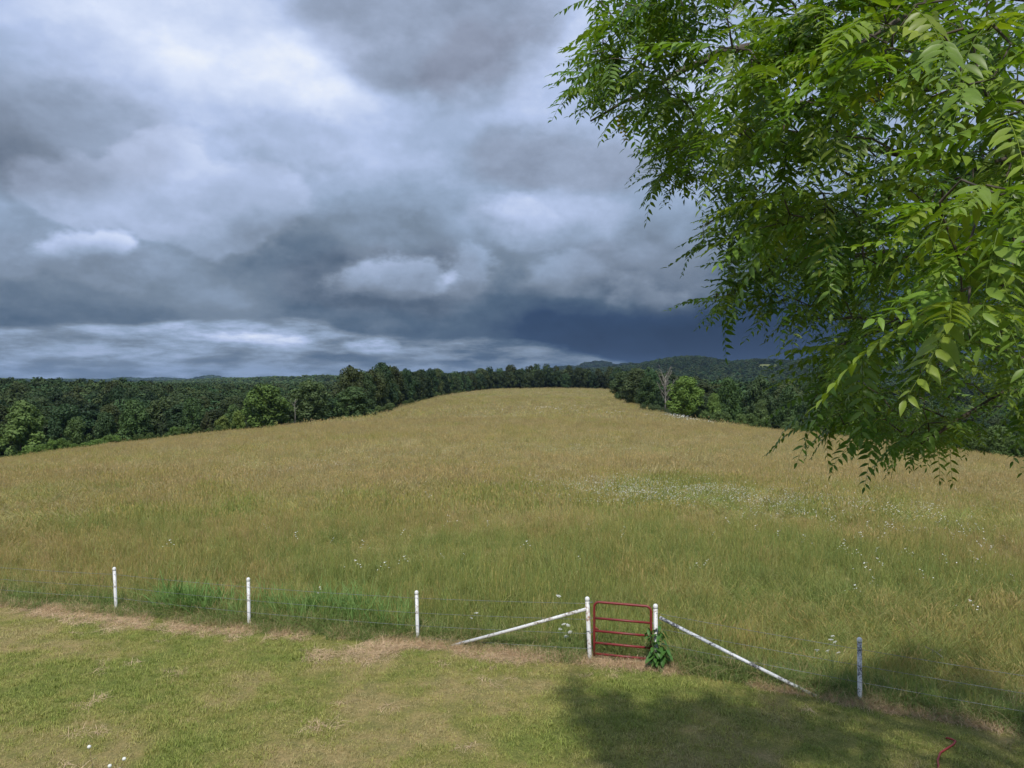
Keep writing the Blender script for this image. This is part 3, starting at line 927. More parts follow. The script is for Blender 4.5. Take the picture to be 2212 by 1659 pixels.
def far_wood():
    r = np.random.RandomState(21)
    lod1 = [crown_mesh('far_crown', 41 + i, 26, 1500, .085, s, M['crown_far'], inner=.1) for i, s in enumerate(['round', 'dome', 'round'])]
    lod2 = [crown_mesh('far_crown', 51 + i, 14, 340, .18, s, M['crown_far'], inner=0) for i, s in enumerate(['round', 'dome'])]
    P = []; S = []; I = []; T = []; R = []
    def put(x, y, h, w, i, tint):
        z = H(x, y)
        P.append(np.column_stack([x, y, z])); n = len(x)
        S.append(np.column_stack([w * .5, w * .5, h])); I.append(i); T.append(tint)
        R.append(np.column_stack([np.zeros(n), np.zeros(n), r.uniform(0, 6.28, n)]))
    def tints(x, y, n):
        v = r.uniform(.65, 1.45, n) * (.55 + .9 * fbm(x, y, 220, 70, 3)) * (1 + .5 * sst(900, 1300, y) * sst(.05, -.15, x / np.maximum(y, 1))); yl = r.uniform(-.1, .3, n)  # left hills tinted lighter: the sun on them is put into the foliage
        return np.column_stack([.047 * v * (1 + yl), .080 * v, .033 * v])  # dark foliage base stands in for cloud shade over the forest
    a = np.array([(q[0], q[1], q[2], q[3], *q[5]) for q in REST])
    put(a[:, 0], a[:, 1], a[:, 2], a[:, 3], r.randint(0, 3, len(a)), a[:, 4:7])
    def band(y0, y1, sp, umax, hmin, hmax, wmul, lo, hi, cond=None):
        ys = []; xs = []
        for y in np.arange(y0, y1, sp):
            n = int(2 * umax * y / sp)
            xs.append(r.uniform(-umax * y, umax * y, n)); ys.append(y + r.uniform(-sp, sp, n) * .6)
        x = np.concatenate(xs); y = np.concatenate(ys)
        ca, cb = clearing(x, y)
        ok = ~ca & ~cb & ~((outside(x, y) < 14) & (y < 625))
        if cond is not None: ok &= cond(x, y)
        x = x[ok]; y = y[ok]; n = len(x)
        h = r.uniform(hmin, hmax, n); w = sp * r.uniform(.9, 1.4, n) * wmul
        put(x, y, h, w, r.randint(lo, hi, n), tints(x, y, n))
    band(462, 1000, 11.5, .80, 10, 17, 1.1, 0, 3)
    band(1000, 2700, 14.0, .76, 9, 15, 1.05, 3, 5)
    band(2700, 5400, 34.0, .74, 10, 17, 1.1, 3, 5, lambda x, y: H(x, y) > -12)
    band(5400, 7600, 60.0, .72, 12, 20, 1.1, 3, 5, lambda x, y: H(x, y) > -12)
    P_ = np.concatenate(P); n = len(P_)
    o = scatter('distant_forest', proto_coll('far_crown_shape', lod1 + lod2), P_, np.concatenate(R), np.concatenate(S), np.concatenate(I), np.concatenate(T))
    tag(o, 'dark green forest mass covering the valleys and hills out to the horizon', 'forest', kind='stuff')
far_wood()

# shrubs along the field edges
ORD = ['first', 'second', 'third', 'fourth', 'fifth', 'sixth', 'seventh', 'eighth', 'ninth', 'tenth', 'eleventh', 'twelfth', 'thirteenth', 'fourteenth', 'fifteenth',
       'sixteenth', 'seventeenth', 'eighteenth', 'nineteenth', 'twentieth', 'twenty-first', 'twenty-second', 'twenty-third', 'twenty-fourth', 'twenty-fifth', 'twenty-sixth', 'twenty-seventh', 'twenty-eighth']
def plant_shrubs():
    r = np.random.RandomState(33)
    def shrub(px, Y, w, h, tint, label, group='bushes along the hay field edges'):
        x = (px - CX) / FPX * Y; z = float(H(x, Y))
        o = link(bpy.data.objects.new('shrub', CROWNS[4 if r.rand() < .6 else 0]))
        o.location = (x, Y, z - .1 * h); o.scale = (w * .5, w * .5, h); o.rotation_euler = (0, 0, r.uniform(0, 6.28))
        o['tint'] = [float(t) for t in tint]
        tag(o, label, 'bush', group)
    def row(items, phrase):
        items.sort(key=lambda q: q[0])
        for n, q in enumerate(items): shrub(*q, ORD[n] + phrase)
    shrub(482, 168, 4.2, 4.6, (.17, .22, .055), 'yellowish green bush beside the brownish cedar at the left field edge')
    shrub(512, 168, 3.6, 5.4, (.16, .225, .052), 'taller yellowish green bush left of the bright oak')
    shrub(376, 162, 2.8, 3.6, (.12, .20, .048), 'small bright bush in front of the dark cedar, left field edge')
    row([(px + r.uniform(-5, 5), 139 + (px - 60) * .05 + r.uniform(0, 6), r.uniform(2.0, 4.0), r.uniform(2.0, 3.8), np.array((.125, .205, .045)) * r.uniform(.75, 1.15)) for px in np.arange(60, 262, 12)],
        ' bright weedy bush from the left in the row beside the pale rounded tree')
    row([(px + r.uniform(-5, 5), 150 + r.uniform(0, 8), r.uniform(1.4, 2.6), r.uniform(1.8, 3.0), np.array((.095, .145, .04)) * r.uniform(.8, 1.1)) for px in np.arange(270, 470, 18)],
        ' low bush from the left at the foot of the dark wood')
    it = []
    for k in range(26):
        t = r.rand(); Y = 205 + 330 * t; bl, br = bounds(Y); x = -bl - r.uniform(1, 7); w = r.uniform(1.6, 4.0)
        it.append((CX + FPX * x / Y, Y, w, w * r.uniform(.5, .85), np.array((.095, .14, .048)) * r.uniform(.8, 1.35)))
    row(it, ' low bush from the left between the far meadow and the wood on its left')
    it = []
    for k in range(26):
        px = 1500 + 280 * r.rand(); Y = 168 + 14 * r.rand() + (px - 1500) * -.08; w = r.uniform(1.8, 3.8)
        it.append((px, Y, w, w * r.uniform(.75, 1.1), np.array((.10, .155, .048)) * r.uniform(.75, 1.3)))
    row(it, ' green bush from the left below the right wood behind the field crest')
    it = []
    for k in range(28):
        px = 1800 + 440 * r.rand(); Y = 138 - (px - 1800) * .03 + r.uniform(-3, 8); w = r.uniform(2.4, 5.0)
        it.append((px, Y, w, w * r.uniform(.8, 1.2), np.array((.125, .195, .058)) * r.uniform(.75, 1.2)))
    row(it, ' leafy bush from the left at the right field edge behind the walnut branches')
    row([(1372 + 60 * r.rand(), 225 + 40 * r.rand(), 2.8, 2.0, np.array((.085, .125, .05)) * r.uniform(.8, 1.2)) for k in range(6)], ' low bush from the left under the clump beside the dead tree')
plant_shrubs()
# EOF-PART-2
# ------------------------------------------------------------------ fence, gate
def gz(x, y): return float(H(x, y))
POSTS = {  # x, y, height above ground
    'p0': (-15.0, 22.1, 1.2), 'p1': (-10.66, 20.8, 1.21), 'p2': (-6.57, 19.3, 1.25), 'p3': (-2.22, 18.2, 1.19),
    'gl': (1.71, 16.93, 1.41), 'gr': (3.10, 16.58, 1.36), 'p4': (6.68, 14.82, 1.26), 'p5': (10.6, 12.9, 1.25)}
def post(key, parent, mat, r=.040, tilt=(0, 0), label=None):
    x, y, h = POSTS[key]; z = gz(x, y)
    mb = MB()
    mb.tube([(-tilt[0] * .2, -tilt[1] * .2, -.25), (0, 0, 0), (tilt[0], tilt[1], h - .035)], r, 14)
    o = mb.build('post', mat, parent)
    o.location = (x, y, z)
    if label: o['label'] = label
    c = MB()
    c.lathe((tilt[0], tilt[1], h - .06), [(r * 1.10, 0), (r * 1.14, .02), (r * 1.14, .048), (r * 1.0, .066), (r * .66, .082), (r * .2, .089)], 14)
    q = c.build('cap', M['cap'], o)
    return o
def wire_strand(parent, pts, r=.0038):
    """sagging strand from post to post"""
    mb = MB()
    P = []
    for a, b in zip(pts[:-1], pts[1:]):
        a = Vector(a); b = Vector(b)
        L = (b - a).length
        for k in range(10):
            t = k / 10
            p = a.lerp(b, t); p.z -= .012 * L * t * (1 - t)
            P.append(p)
    P.append(Vector(pts[-1]))
    mb.tube(P, r, 5)
    return mb.build('wire', M['wire'], parent)
def at_post(k, h, off=.045, side=-1):
    x, y, H_ = POSTS[k]
    n = Vector((.31, 1, 0)).normalized() * (off * side)
    return (x + n.x, y + n.y, gz(x, y) + h)

fl = tag(empty('wire_fence', (POSTS['gl'][0], POSTS['gl'][1], 0)), 'wire fence on white pipe posts left of the red gate, with slanted white brace', 'fence')
fr = tag(empty('wire_fence', (POSTS['gr'][0], POSTS['gr'][1], 0)), 'wire fence on white pipe posts right of the red gate, partly in tree shade', 'fence')
def rel(o, root):
    o.location = Vector(o.location) - Vector(root.location)
for k, m, tl, lb in (('p0', 'white', (0, 0), None), ('p1', 'white', (-.05, 0), None), ('p2', 'white', (-.02, 0), None), ('p3', 'white', (-.03, 0), 'white post with rust streaks near its foot'),
                     ('gl', 'white_rust', (-.06, 0), 'taller white gate post with rust stains')):
    rel(post(k, fl, M[m], .045 if k == 'gl' else .040, tl, lb), fl)
for k, m, tl, lb in (('gr', 'white', (-.02, 0), 'white gate post wrapped by a leafy weed'), ('p4', 'white_worn', (-.01, 0), 'shaded white post flaking to dark metal'), ('p5', 'white_worn', (0, 0), None)):
    rel(post(k, fr, M[m], .045 if k == 'gr' else .042, tl, lb), fr)
for hs in ((1.05, 1.05, 1.05, 1.05, 1.30), (.72, .72, .72, .70, .95), (.42, .42, .42, .40, .64), (.14, .14, .14, .12, .31)):
    rel(wire_strand(fl, [at_post(k, h) for k, h in zip(('p0', 'p1', 'p2', 'p3', 'gl'), hs)]), fl)
for hs in ((1.20, 1.07, 1.05), (.88, .76, .74), (.56, .44, .42)):
    rel(wire_strand(fr, [at_post(k, h) for k, h in zip(('gr', 'p4', 'p5'), hs)]), fr)
def brace(parent, a, b, mat):
    mb = MB(); a = Vector(a); b = Vector(b)
    mb.tube([a, a.lerp(b, .5) - Vector((0, 0, .012)), b], .036, 12)
    o = mb.build('brace', mat, parent); rel(o, parent)
brace(fl, (1.70 - .07, 16.93 - .01, gz(1.71, 16.93) + 1.17), (-1.46, 17.80, gz(-1.46, 17.8) + .03), M['white'])
brace(fr, (3.12 + .05, 16.56, gz(3.1, 16.58) + 1.10), (5.95, 15.10, gz(5.95, 15.1) + .03), M['white_worn'])
# tie wires twisted round the gate post
for h in (1.30, .95, .64, .31):
    mb = MB()
    P = [(1.71 + .05 * math.cos(t), 16.93 + .05 * math.sin(t), gz(1.71, 16.93) + h + .004 * t) for t in np.linspace(0, 9, 26)]
    mb.tube(P, .0035, 4)
    rel(mb.build('tie_wire', M['wire'], fl), fl)

def build_gate():
    x0, y0 = 1.80, 16.90; x1, y1 = 2.99, 16.61
    g = tag(empty('tube_gate', (x0, y0, gz(x0, y0))), 'dark red tubular steel gate with five bars between two white posts', 'gate')
    L = math.hypot(x1 - x0, y1 - y0); ux, uy = (x1 - x0) / L, (y1 - y0) / L
    def p(s, z): return (ux * s, uy * s, z - .02 * s / L)
    zb, zt, R = .17, 1.335, .11
    path = [p(0, zb - .02), p(0, zb + .3), p(0, zt - R)]
    for k in range(1, 7):
        a = math.pi / 2 * k / 6; path.append(p(R - R * math.cos(a), zt - R + R * math.sin(a)))
    path.append(p(L * .5, zt))
    for k in range(0, 7):
        a = math.pi / 2 * k / 6; path.append(p(L - R + R * math.sin(a), zt - R + R * math.cos(a)))
    path += [p(L, zb + .3), p(L, zb - .02)]
    mb = MB(); mb.tube(path, .027, 12); mb.build('frame', M['red'], g)
    for z in (.98, .70, .44, .20):
        mb = MB(); mb.tube([p(.01, z), p(L * .5, z), p(L - .01, z)], .0255, 10); mb.build('bar', M['red'], g)
    for z in (.98, .52):   # hinge straps on the right hand upright
        mb = MB(); mb.tube([p(L - .01, z), p(L + .055, z), p(L + .10, z)], .012, 8); mb.build('hinge', M['chain'], g)
    mb = MB()              # latch bracket
    for s in (.02, .10):
        pass
    mb.tube([p(.0, .78), p(.055, .755), p(.10, .735)], [.02, .016, .010], 8); mb.tube([p(0, .70), p(.055, .745), p(.09, .74)], [.012, .012, .008], 8)
    mb.build('latch', M['red'], g)
    mb = MB()              # chain hanging inside the upright and round the post
    ch = []
    for t in np.linspace(0, 1, 18):
        ch.append(p(.04 + .03 * math.sin(t * 3.1), .70 - .26 * t))
    mb.tube(ch, .006, 5)
    c2 = [(-.09 + .075 * math.cos(a), .03 + .075 * math.sin(a) * .9, .70 + .01 * math.sin(a * 3)) for a in np.linspace(0, 6.28, 20)]
    mb.tube(c2, .006, 5)
    mb.build('chain', M['chain'], g)
build_gate()

# ------------------------------------------------------------------ leafy weed on the gate post
def weed_leaf_mesh(name, L=.20, W=.085):
    n = 6; V = []; F = []
    for i in range(n + 1):
        t = i / n
        w = W * .5 * math.sin(math.pi * min(1, t * .93 + .05)) ** .8 if 0 < i < n else .001
        z = -.35 * L * t * t
        V += [(L * t, -w, z + w * .35), (L * t, 0, z), (L * t, w, z + w * .35)]
    for i in range(n):
        b = i * 3
        F += [(b, b + 3, b + 4, b + 1), (b + 1, b + 4, b + 5, b + 2)]
    me = bpy.data.meshes.new(name); me.from_pydata(V, [], F); me.materials.append(M['weed_leaf'])
    me.polygons.foreach_set('use_smooth', [True] * len(F)); me.update()
    return me
def build_weed():
    r = np.random.RandomState(12)
    bx, by = 3.12, 16.48
    e = tag(empty('leafy_weed', (bx, by, gz(bx, by))), 'tall leafy green weed climbing the right gate post', 'plant')
    lm = [weed_leaf_mesh('leaf', .22, .10), weed_leaf_mesh('leaf', .17, .075), weed_leaf_mesh('leaf', .26, .115)]
    stems = [[(0, 0, -.03), (.03, -.03, .3), (-.02, 0, .65), (.02, .0, 1.0)], [(-.05, -.02, -.03), (-.08, -.05, .35), (-.16, -.04, .65), (-.24, -.02, .92)],
             [(.03, -.05, -.03), (.08, -.08, .25), (.14, -.10, .42), (.17, -.12, .50)], [(0, -.03, -.03), (-.06, -.08, .25), (-.12, -.10, .5)], [(.02, 0, -.03), (.06, .02, .4), (.09, .0, .85)]]
    for s in stems:
        mb = MB(); mb.tube(s, [.012, .010, .008, .004][:len(s)], 6); mb.build('stem', M['stem'], e)
        S = [Vector(q) for q in s]
        n = 5 + 3 * len(S)
        for k in range(n):
            t = .12 + .88 * k / (n - 1)
            f = t * (len(S) - 1); i = min(int(f), len(S) - 2); p = S[i].lerp(S[i + 1], f - i)
            o = link(bpy.data.objects.new('leaf', lm[r.randint(3)]), e)
            o.location = p
            o.rotation_euler = (r.uniform(-.3, .3), r.uniform(.0, .75), k * 2.4 + r.uniform(-.5, .5))
            sc = r.uniform(.75, 1.15); o.scale = (sc, sc, sc)
build_weed()

# ------------------------------------------------------------------ garden hose, flowers, stick
def build_hose():
    P = [world(2027, 1690, 11.9), world(2030, 1659, 12.35), world(2028, 1645, 12.55), world(2034, 1628, 12.8), world(2048, 1620, 12.95), world(2062, 1610, 13.1), world(2067, 1602, 13.22), world(2058, 1596, 13.3), world(2046, 1592, 13.36)]
    pts = []
    for a, b in zip(P[:-1], P[1:]):
        for k in range(4):
            t = k / 4; x = a[0] + (b[0] - a[0]) * t; y = a[1] + (b[1] - a[1]) * t
            pts.append((x, y, gz(x, y) + .05))
    x, y = P[-1][0], P[-1][1]; pts.append((x, y, gz(x, y) + .035))
    # run on towards the house, out of the picture
    pre = [(6.3, 9.0, gz(6.3, 9) + .04), (6.5, 10.0, gz(6.5, 10) + .04), (6.55, 11.0, gz(6.5, 11) + .04)]
    mb = MB(); mb.tube(pre + pts, .016, 8)
    tag(mb.build('garden_hose', M['hose']), 'red garden hose lying in a curve on the shaded lawn', 'hose')
build_hose()

def umbel_mesh(name, r=.045, n=16, seed=0):
    q = np.random.RandomState(seed); mb = MB()
    for i in range(n):
        a = i * 2.4; d = r * math.sqrt((i + .5) / n); s = r * .24
        c = Vector((d * math.cos(a), d * math.sin(a), .012 - .25 * d * d / r + q.uniform(-.003, .003)))
        ring = [c + Vector((s * math.cos(b), s * math.sin(b), 0)) for b in np.linspace(0, 2 * math.pi, 7)[:-1]]
        top = c + Vector((0, 0, s * .45))
        mb.add(ring + [top, c - Vector((0, 0, s * .3))], [(k, (k + 1) % 6, 6) for k in range(6)] + [((k + 1) % 6, k, 7) for k in range(6)])
        mb.add([(0, 0, -.03), (.002, 0, -.03), c], [(0, 1, 2)])
    return mb.mesh(name, M['petal'])
UMB = [umbel_mesh('flower_head', .050, 18, 1), umbel_mesh('flower_head', .042, 15, 2)]
def umbel_plant(name, x, y, heads, label, group, stem='stem', size=1.0):
    e = tag(empty(name, (x, y, gz(x, y))), label, 'flower', group)
    for (dx, dy, h) in heads:
        mb = MB(); mb.tube([(0, 0, -.02), (dx * .5, dy * .5, h * .55), (dx, dy, h - .02)], [.005, .004, .003], 5); mb.build('stem', M[stem], e)
        o = link(bpy.data.objects.new('flower_head', UMB[rng.randint(2)]), e)
        o.location = (dx, dy, h); o.scale = (size, size, size); o.rotation_euler = (rng.uniform(-.5, -.05), rng.uniform(-.3, .3), rng.uniform(0, 6))
    return e
GF = 'white flat flower clusters near the fence'
x, y, z = world(1208, 1300, 19.0); umbel_plant('white_wildflower', x, y + .3, [(0, -.05, .80)], 'single large white flat flower above the grass left of the gate', GF, size=1.25)
for px, D, hs, lb in ((1218, 17.6, [(0, 0, .62), (.10, .05, .58), (-.08, .02, .50), (.05, -.06, .36), (.14, 0, .44)], 'cluster of small white flowers in the grass just left of the gate'),
                      (1018, 18.4, [(0, 0, .5), (.12, 0, .62)], 'pair of white flowers above the middle of the left brace'),
                      (1800, 15.75, [(0, 0, 1.0), (.07, .05, .86), (-.03, .02, .92), (-.1, 0, .70), (.12, 0, .66), (-.28, .1, .68)], 'tall group of white flowers left of the shaded flaking post')):
    x = (px - CX) / FPX * D
    umbel_plant('white_wildflower', x, D, hs, lb, GF)
x, y, _ = world(225, 1700, 11.5)
def fluffy_plant():
    e = tag(empty('seeding_weed', (x, y, gz(x, y))), 'dry weed with fluffy white seed heads at the lower left corner of the lawn', 'plant')
    heads = [(-.24, 0, .74), (.05, .03, .44), (.09, 0, .33), (.19, .05, .37), (.24, .08, .52), (.30, .02, .30)]
    for (dx, dy, h) in heads:
        mb = MB(); mb.tube([(dx * .4, 0, -.02), (dx * .8, dy * .5, h * .6), (dx, dy, h)], [.006, .005, .003], 5); mb.build('stem', M['dry_stem'], e)
        mb = MB(); s = .030
        mb.lathe((dx, dy, h - s * .8), [(s * .3, 0), (s * .8, s * .35), (s, s * .9), (s * .8, s * 1.4), (s * .35, s * 1.7)], 10)
        mb.build('seed_head', M['petal'], e)
        for k in range(4):
            mb = MB(); t = .3 + .15 * k; an = k * 2.2
            p = Vector((dx * (.4 + .5 * t), dy * .5, h * t)); d = Vector((math.cos(an) * .07, math.sin(an) * .07, .02)); w = Vector((-math.sin(an), math.cos(an), 0)) * .011
            mb.add([p, p + d * .5 + w, p + d, p + d * .5 - w], [(0, 1, 2, 3)]); mb.build('leaf', M['weed_leaf'], e, False)
fluffy_plant()
def dead_stick():
    mb = MB(); a = Vector(world(2000, 1398, 17.0)); b = Vector(world(2042, 1424, 16.6))
    mb.tube([a, a.lerp(b, .5) + Vector((0, 0, .03)), b], [.006, .010, .013], 5)
    mb.tube([a.lerp(b, .55), Vector(world(2036, 1404, 16.7))], [.008, .004], 5)
    mb.tube([a.lerp(b, .4), Vector(world(2016, 1413, 16.6))], [.006, .003], 5)
    o = mb.build('fallen_branch', M['dead'])
    tag(o, 'thin pale dead branch caught in the tall grass right of the flaking post', 'branch')
dead_stick()

# ------------------------------------------------------------------ grasses
def blades_mesh(name, seed, n, rad, hmin, hmax, wid, lean, droop, mat, seg=3, stems=0, head=(.10, .012)):
    r = np.random.RandomState(seed)
    V = []; F = []; Ccol = []
    for i in range(n):
        a = r.uniform(0, 6.28); d = rad * math.sqrt(r.rand())
        bx, by = d * math.cos(a), d * math.sin(a)
        h = r.uniform(hmin, hmax)
        la = r.uniform(0, 6.28); ln = h * r.uniform(.1, lean)
        fa = la + math.pi / 2 + r.uniform(-.6, .6)
        wx, wy = math.cos(fa) * wid * .5, math.sin(fa) * wid * .5
        b = len(V)
        g = r.uniform(.8, 1.2)
        for k in range(seg + 1):
            t = k / seg
            off = ln * t ** 1.7
            z = h * (t - droop * t ** 3 * .5 * (ln / h))
            w = (1 - t) ** .7 if k < seg else 0.04
            V.append((bx + math.cos(la) * off - wx * w, by + math.sin(la) * off - wy * w, z)); V.append((bx + math.cos(la) * off + wx * w, by + math.sin(la) * off + wy * w, z))
            Ccol += [(g, g, g)] * 2
        for k in range(seg): F.append((b + 2 * k, b + 2 * k + 1, b + 2 * k + 3, b + 2 * k + 2))
    for i in range(stems):   # thin culm with a seed head
        a = r.uniform(0, 6.28); d = rad * math.sqrt(r.rand()); bx, by = d * math.cos(a), d * math.sin(a)
        h = r.uniform(hmin, hmax) * 1.15; la = r.uniform(0, 6.28); ln = h * r.uniform(.05, .3)
        for rot in (0, 1.57):
            wx, wy = math.cos(la + rot), math.sin(la + rot)
            b = len(V); sw = .0022
            prof = [(0, sw), (.45, sw), (1 - head[0] / h * 1.0 if h > head[0] else .5, sw), (1 - head[0] / h * .55, head[1] * .5), (1.0, .001)]
            for (t, w) in prof:
                cx, cy = bx + math.cos(la) * ln * t ** 2, by + math.sin(la) * ln * t ** 2
                V.append((cx - wx * w, cy - wy * w, h * t)); V.append((cx + wx * w, cy + wy * w, h * t))
                c = (1.16, 1.03, .95) if t > .6 else (1.05, 1.0, .92)
                Ccol += [c] * 2
            for k in range(len(prof) - 1): F.append((b + 2 * k, b + 2 * k + 1, b + 2 * k + 3, b + 2 * k + 2))
    me = mesh_np(name, np.array(V), np.array(F), [mat])
    at = me.attributes.new('shade', 'FLOAT_COLOR', 'POINT')
    at.data.foreach_set('color', np.column_stack([np.array(Ccol), np.ones(len(V))]).astype(np.float32).ravel())
    return me
M['blade'] = leaf_mat('meadow grass', .40, 1.2, .65, .12, .85, 1.15, mesh_attr='shade')
M['lawn_blade'] = leaf_mat('mown grass', .2, 2.0, .7, .1, .85, 1.15, mesh_attr='shade')

def lerp3(a, b, t):
    t = np.asarray(t)[:, None]
    return np.array(a) * (1 - t) + np.array(b) * t

def wedge(r, y0, y1, dens, umax=.80):
    n = int(dens * umax * (y1 ** 2 - y0 ** 2))
    y = np.sqrt(r.uniform(y0 ** 2, y1 ** 2, n)); x = r.uniform(-umax, umax, n) * y
    return x, y

def greenness(x, y):
    """1 = lush green, 0 = cured tan hay; follows how the field was mown and where it is damp"""
    n1 = fbm(x, y, 9, 80, 4); n2 = fbm(x, y, 30, 85, 3); n3 = fbm(x, y, 2.6, 88, 3)
    g = .62 - .55 * sst(20, 60, y + (n2 - .5) * 30)
    g += (n1 - .5) * 1.15 + (n3 - .5) * .8 + (n2 - .5) * .5
    g += .55 * np.exp(-.5 * (((x - 8) / 6.5) ** 2 + ((y - 42) / 6.0) ** 2)) + .28 * np.exp(-.5 * (((x - 11) / 4) ** 2 + ((y - 29) / 5) ** 2))
    g += .30 * np.exp(-.5 * (((x + 1) / 5) ** 2 + ((y - 27) / 4) ** 2))
    g += .10 * sst(150, 200, y)
    df = y - yfence(x)
    g += .45 * np.exp(-(df / 1.2) ** 2)
    return np.clip(g, 0, 1)
def meadow_tint(r, x, y, g):
    n = len(x)
    tan = lerp3((.375, .325, .185), (.505, .435, .265), r.rand(n))
    far = sst(60, 150, y)
    tan = tan * (1 - .12 * far)[:, None]
    olive = lerp3((.35, .335, .13), (.46, .42, .185), r.rand(n))
    green = lerp3((.21, .275, .085), (.30, .36, .125), r.rand(n))
    t1 = np.clip(g / .5, 0, 1)[:, None]; t2 = np.clip((g - .5) / .5, 0, 1)[:, None]
    c = tan * (1 - t1) + olive * t1
    c = c * (1 - t2) + green * t2
    return c * r.uniform(.85, 1.15, n)[:, None]

def meadow():
    r = np.random.RandomState(77)
    near = [blades_mesh('meadow_tuft', 200 + i, 26, .24, .28, .66, .012, 1.1, .9, M['blade'], 3, 5, (.09, .013)) for i in range(3)] + \
           [blades_mesh('meadow_tuft', 210 + i, 12, .24, .25, .55, .010, .9, .8, M['blade'], 3, 13, (.12, .018)) for i in range(3)]
    far = [blades_mesh('meadow_tuft', 220 + i, 26, .60, .30, .60, .022, .7, .7, M['blade'], 2, 10, (.14, .035)) for i in range(3)]
    vfar = [blades_mesh('meadow_tuft', 230 + i, 26, 1.6, .28, .55, .07, .6, .6, M['blade'], 2, 8, (.2, .09)) for i in range(2)]
    Ps = []; Ss = []; Is = []; Ts = []; Rs = []
    for (y0, y1, dens, lo, hi) in ((11.5, 22, 26, 0, 6), (22, 34, 17, 0, 6), (34, 62, 4.6, 6, 9), (62, 140, 2.0, 6, 9), (140, 330, .30, 9, 11), (330, 604, .11, 9, 11)):
        x, y = wedge(r, y0, y1, dens, .82 if y0 < 140 else .30)
        ok = (y > yfence(x) + .12 + .15 * r.rand(len(x))) & (outside(x, y) < 2.5)
        x = x[ok]; y = y[ok]; n = len(x)
        g = greenness(x, y)
        pick = np.clip(g + r.uniform(-.45, .45, n), 0, 1)
        t = meadow_tint(r, x, y, pick)
        if hi == 6: idx = np.where(pick > .42, r.randint(0, 3, n), r.randint(3, 6, n))
        else: idx = r.randint(lo, hi, n)
        s = r.uniform(.65, 1.25, n) * (.55 + .9 * fbm(x, y, 3.5, 90, 3))
        df = y - yfence(x)
        s *= np.where(df < .5, .8, 1.0)
        Ps.append(np.column_stack([x, y, H(x, y) - .01])); Ss.append(np.column_stack([s, s, s * np.where(y > 140, 1.2, 1.0)])); Is.append(idx); Ts.append(t)
        lodge = sst(.52, .70, fbm(x, y, 5, 95, 3)); dirn = 6.28 * vnoise(x, y, 9, 97)
        tl = r.normal(scale=.12, size=(n, 2)) + np.column_stack([np.cos(dirn), np.sin(dirn)]) * (.75 * lodge)[:, None]; Rs.append(np.column_stack([tl, r.uniform(0, 6.28, n)]))
    P = np.concatenate(Ps)
    print('meadow tufts', len(P))
    o = scatter('meadow_grass', proto_coll('meadow_tuft', near + far + vfar), P, np.concatenate(Rs), np.concatenate(Ss), np.concatenate(Is), np.concatenate(Ts))
    tag(o, 'tall uncut hay meadow grass, tan and olive, behind the fence', 'grass', kind='stuff')
meadow()

def lawn():
    r = np.random.RandomState(99)
    protos = [blades_mesh('lawn_tuft', 300 + i, 20, .10, .025, .065, .008, 1.5, .6, M['lawn_blade'], 2) for i in range(4)] + \
             [blades_mesh('lawn_tuft', 310 + i, 14, .07, .05, .12, .010, 1.0, .8, M['lawn_blade'], 2) for i in range(2)]
    x, y = wedge(r, 10.5, 23.5, 120, .80)
    ok = y < yfence(x) + .05
    x = x[ok]; y = y[ok]; n = len(x)
    a = fbm(x, y, 2.6, 100, 4); b = fbm(x, y, .7, 104, 3)
    # brown, thin turf; yellow-green; fresh green patches
    v = a + (b - .5) * .6 + r.uniform(-.24, .24, n)
    left = sst(-2, -9, x)
    v = v - .05 * left * 0
    brown = lerp3((.36, .31, .15), (.50, .42, .22), r.rand(n)); yg = lerp3((.32, .325, .095), (.44, .415, .145), r.rand(n)); gr = lerp3((.22, .275, .065), (.31, .35, .10), r.rand(n))
    t1 = sst(.28, .54, v)[:, None]; t2 = sst(.50, .80, v)[:, None]
    c = brown * (1 - t1) + yg * t1; c = c * (1 - t2) + gr * t2
    keep = r.rand(n) < (.45 + .55 * t1[:, 0])
    x, y, c, v = x[keep], y[keep], c[keep], v[keep]; n = len(x)
    idx = np.where(((v > .58) & (r.rand(n) < .35)) | (r.rand(n) < .03), r.randint(4, 6, n), r.randint(0, 4, n))
    s = r.uniform(.7, 1.25, n) * (.75 + .6 * fbm(x, y, .8, 108, 3))
    o = scatter('lawn_grass', proto_coll('lawn_tuft', protos), np.column_stack([x, y, H(x, y) + .008]), np.column_stack([r.normal(scale=.1, size=(n, 2)), r.uniform(0, 6.28, n)]),
                np.column_stack([s, s, s]), idx, c)
    print('lawn tufts', n)
    tag(o, 'short mown grass blades of the lawn in front of the fence', 'grass', kind='stuff')
lawn()

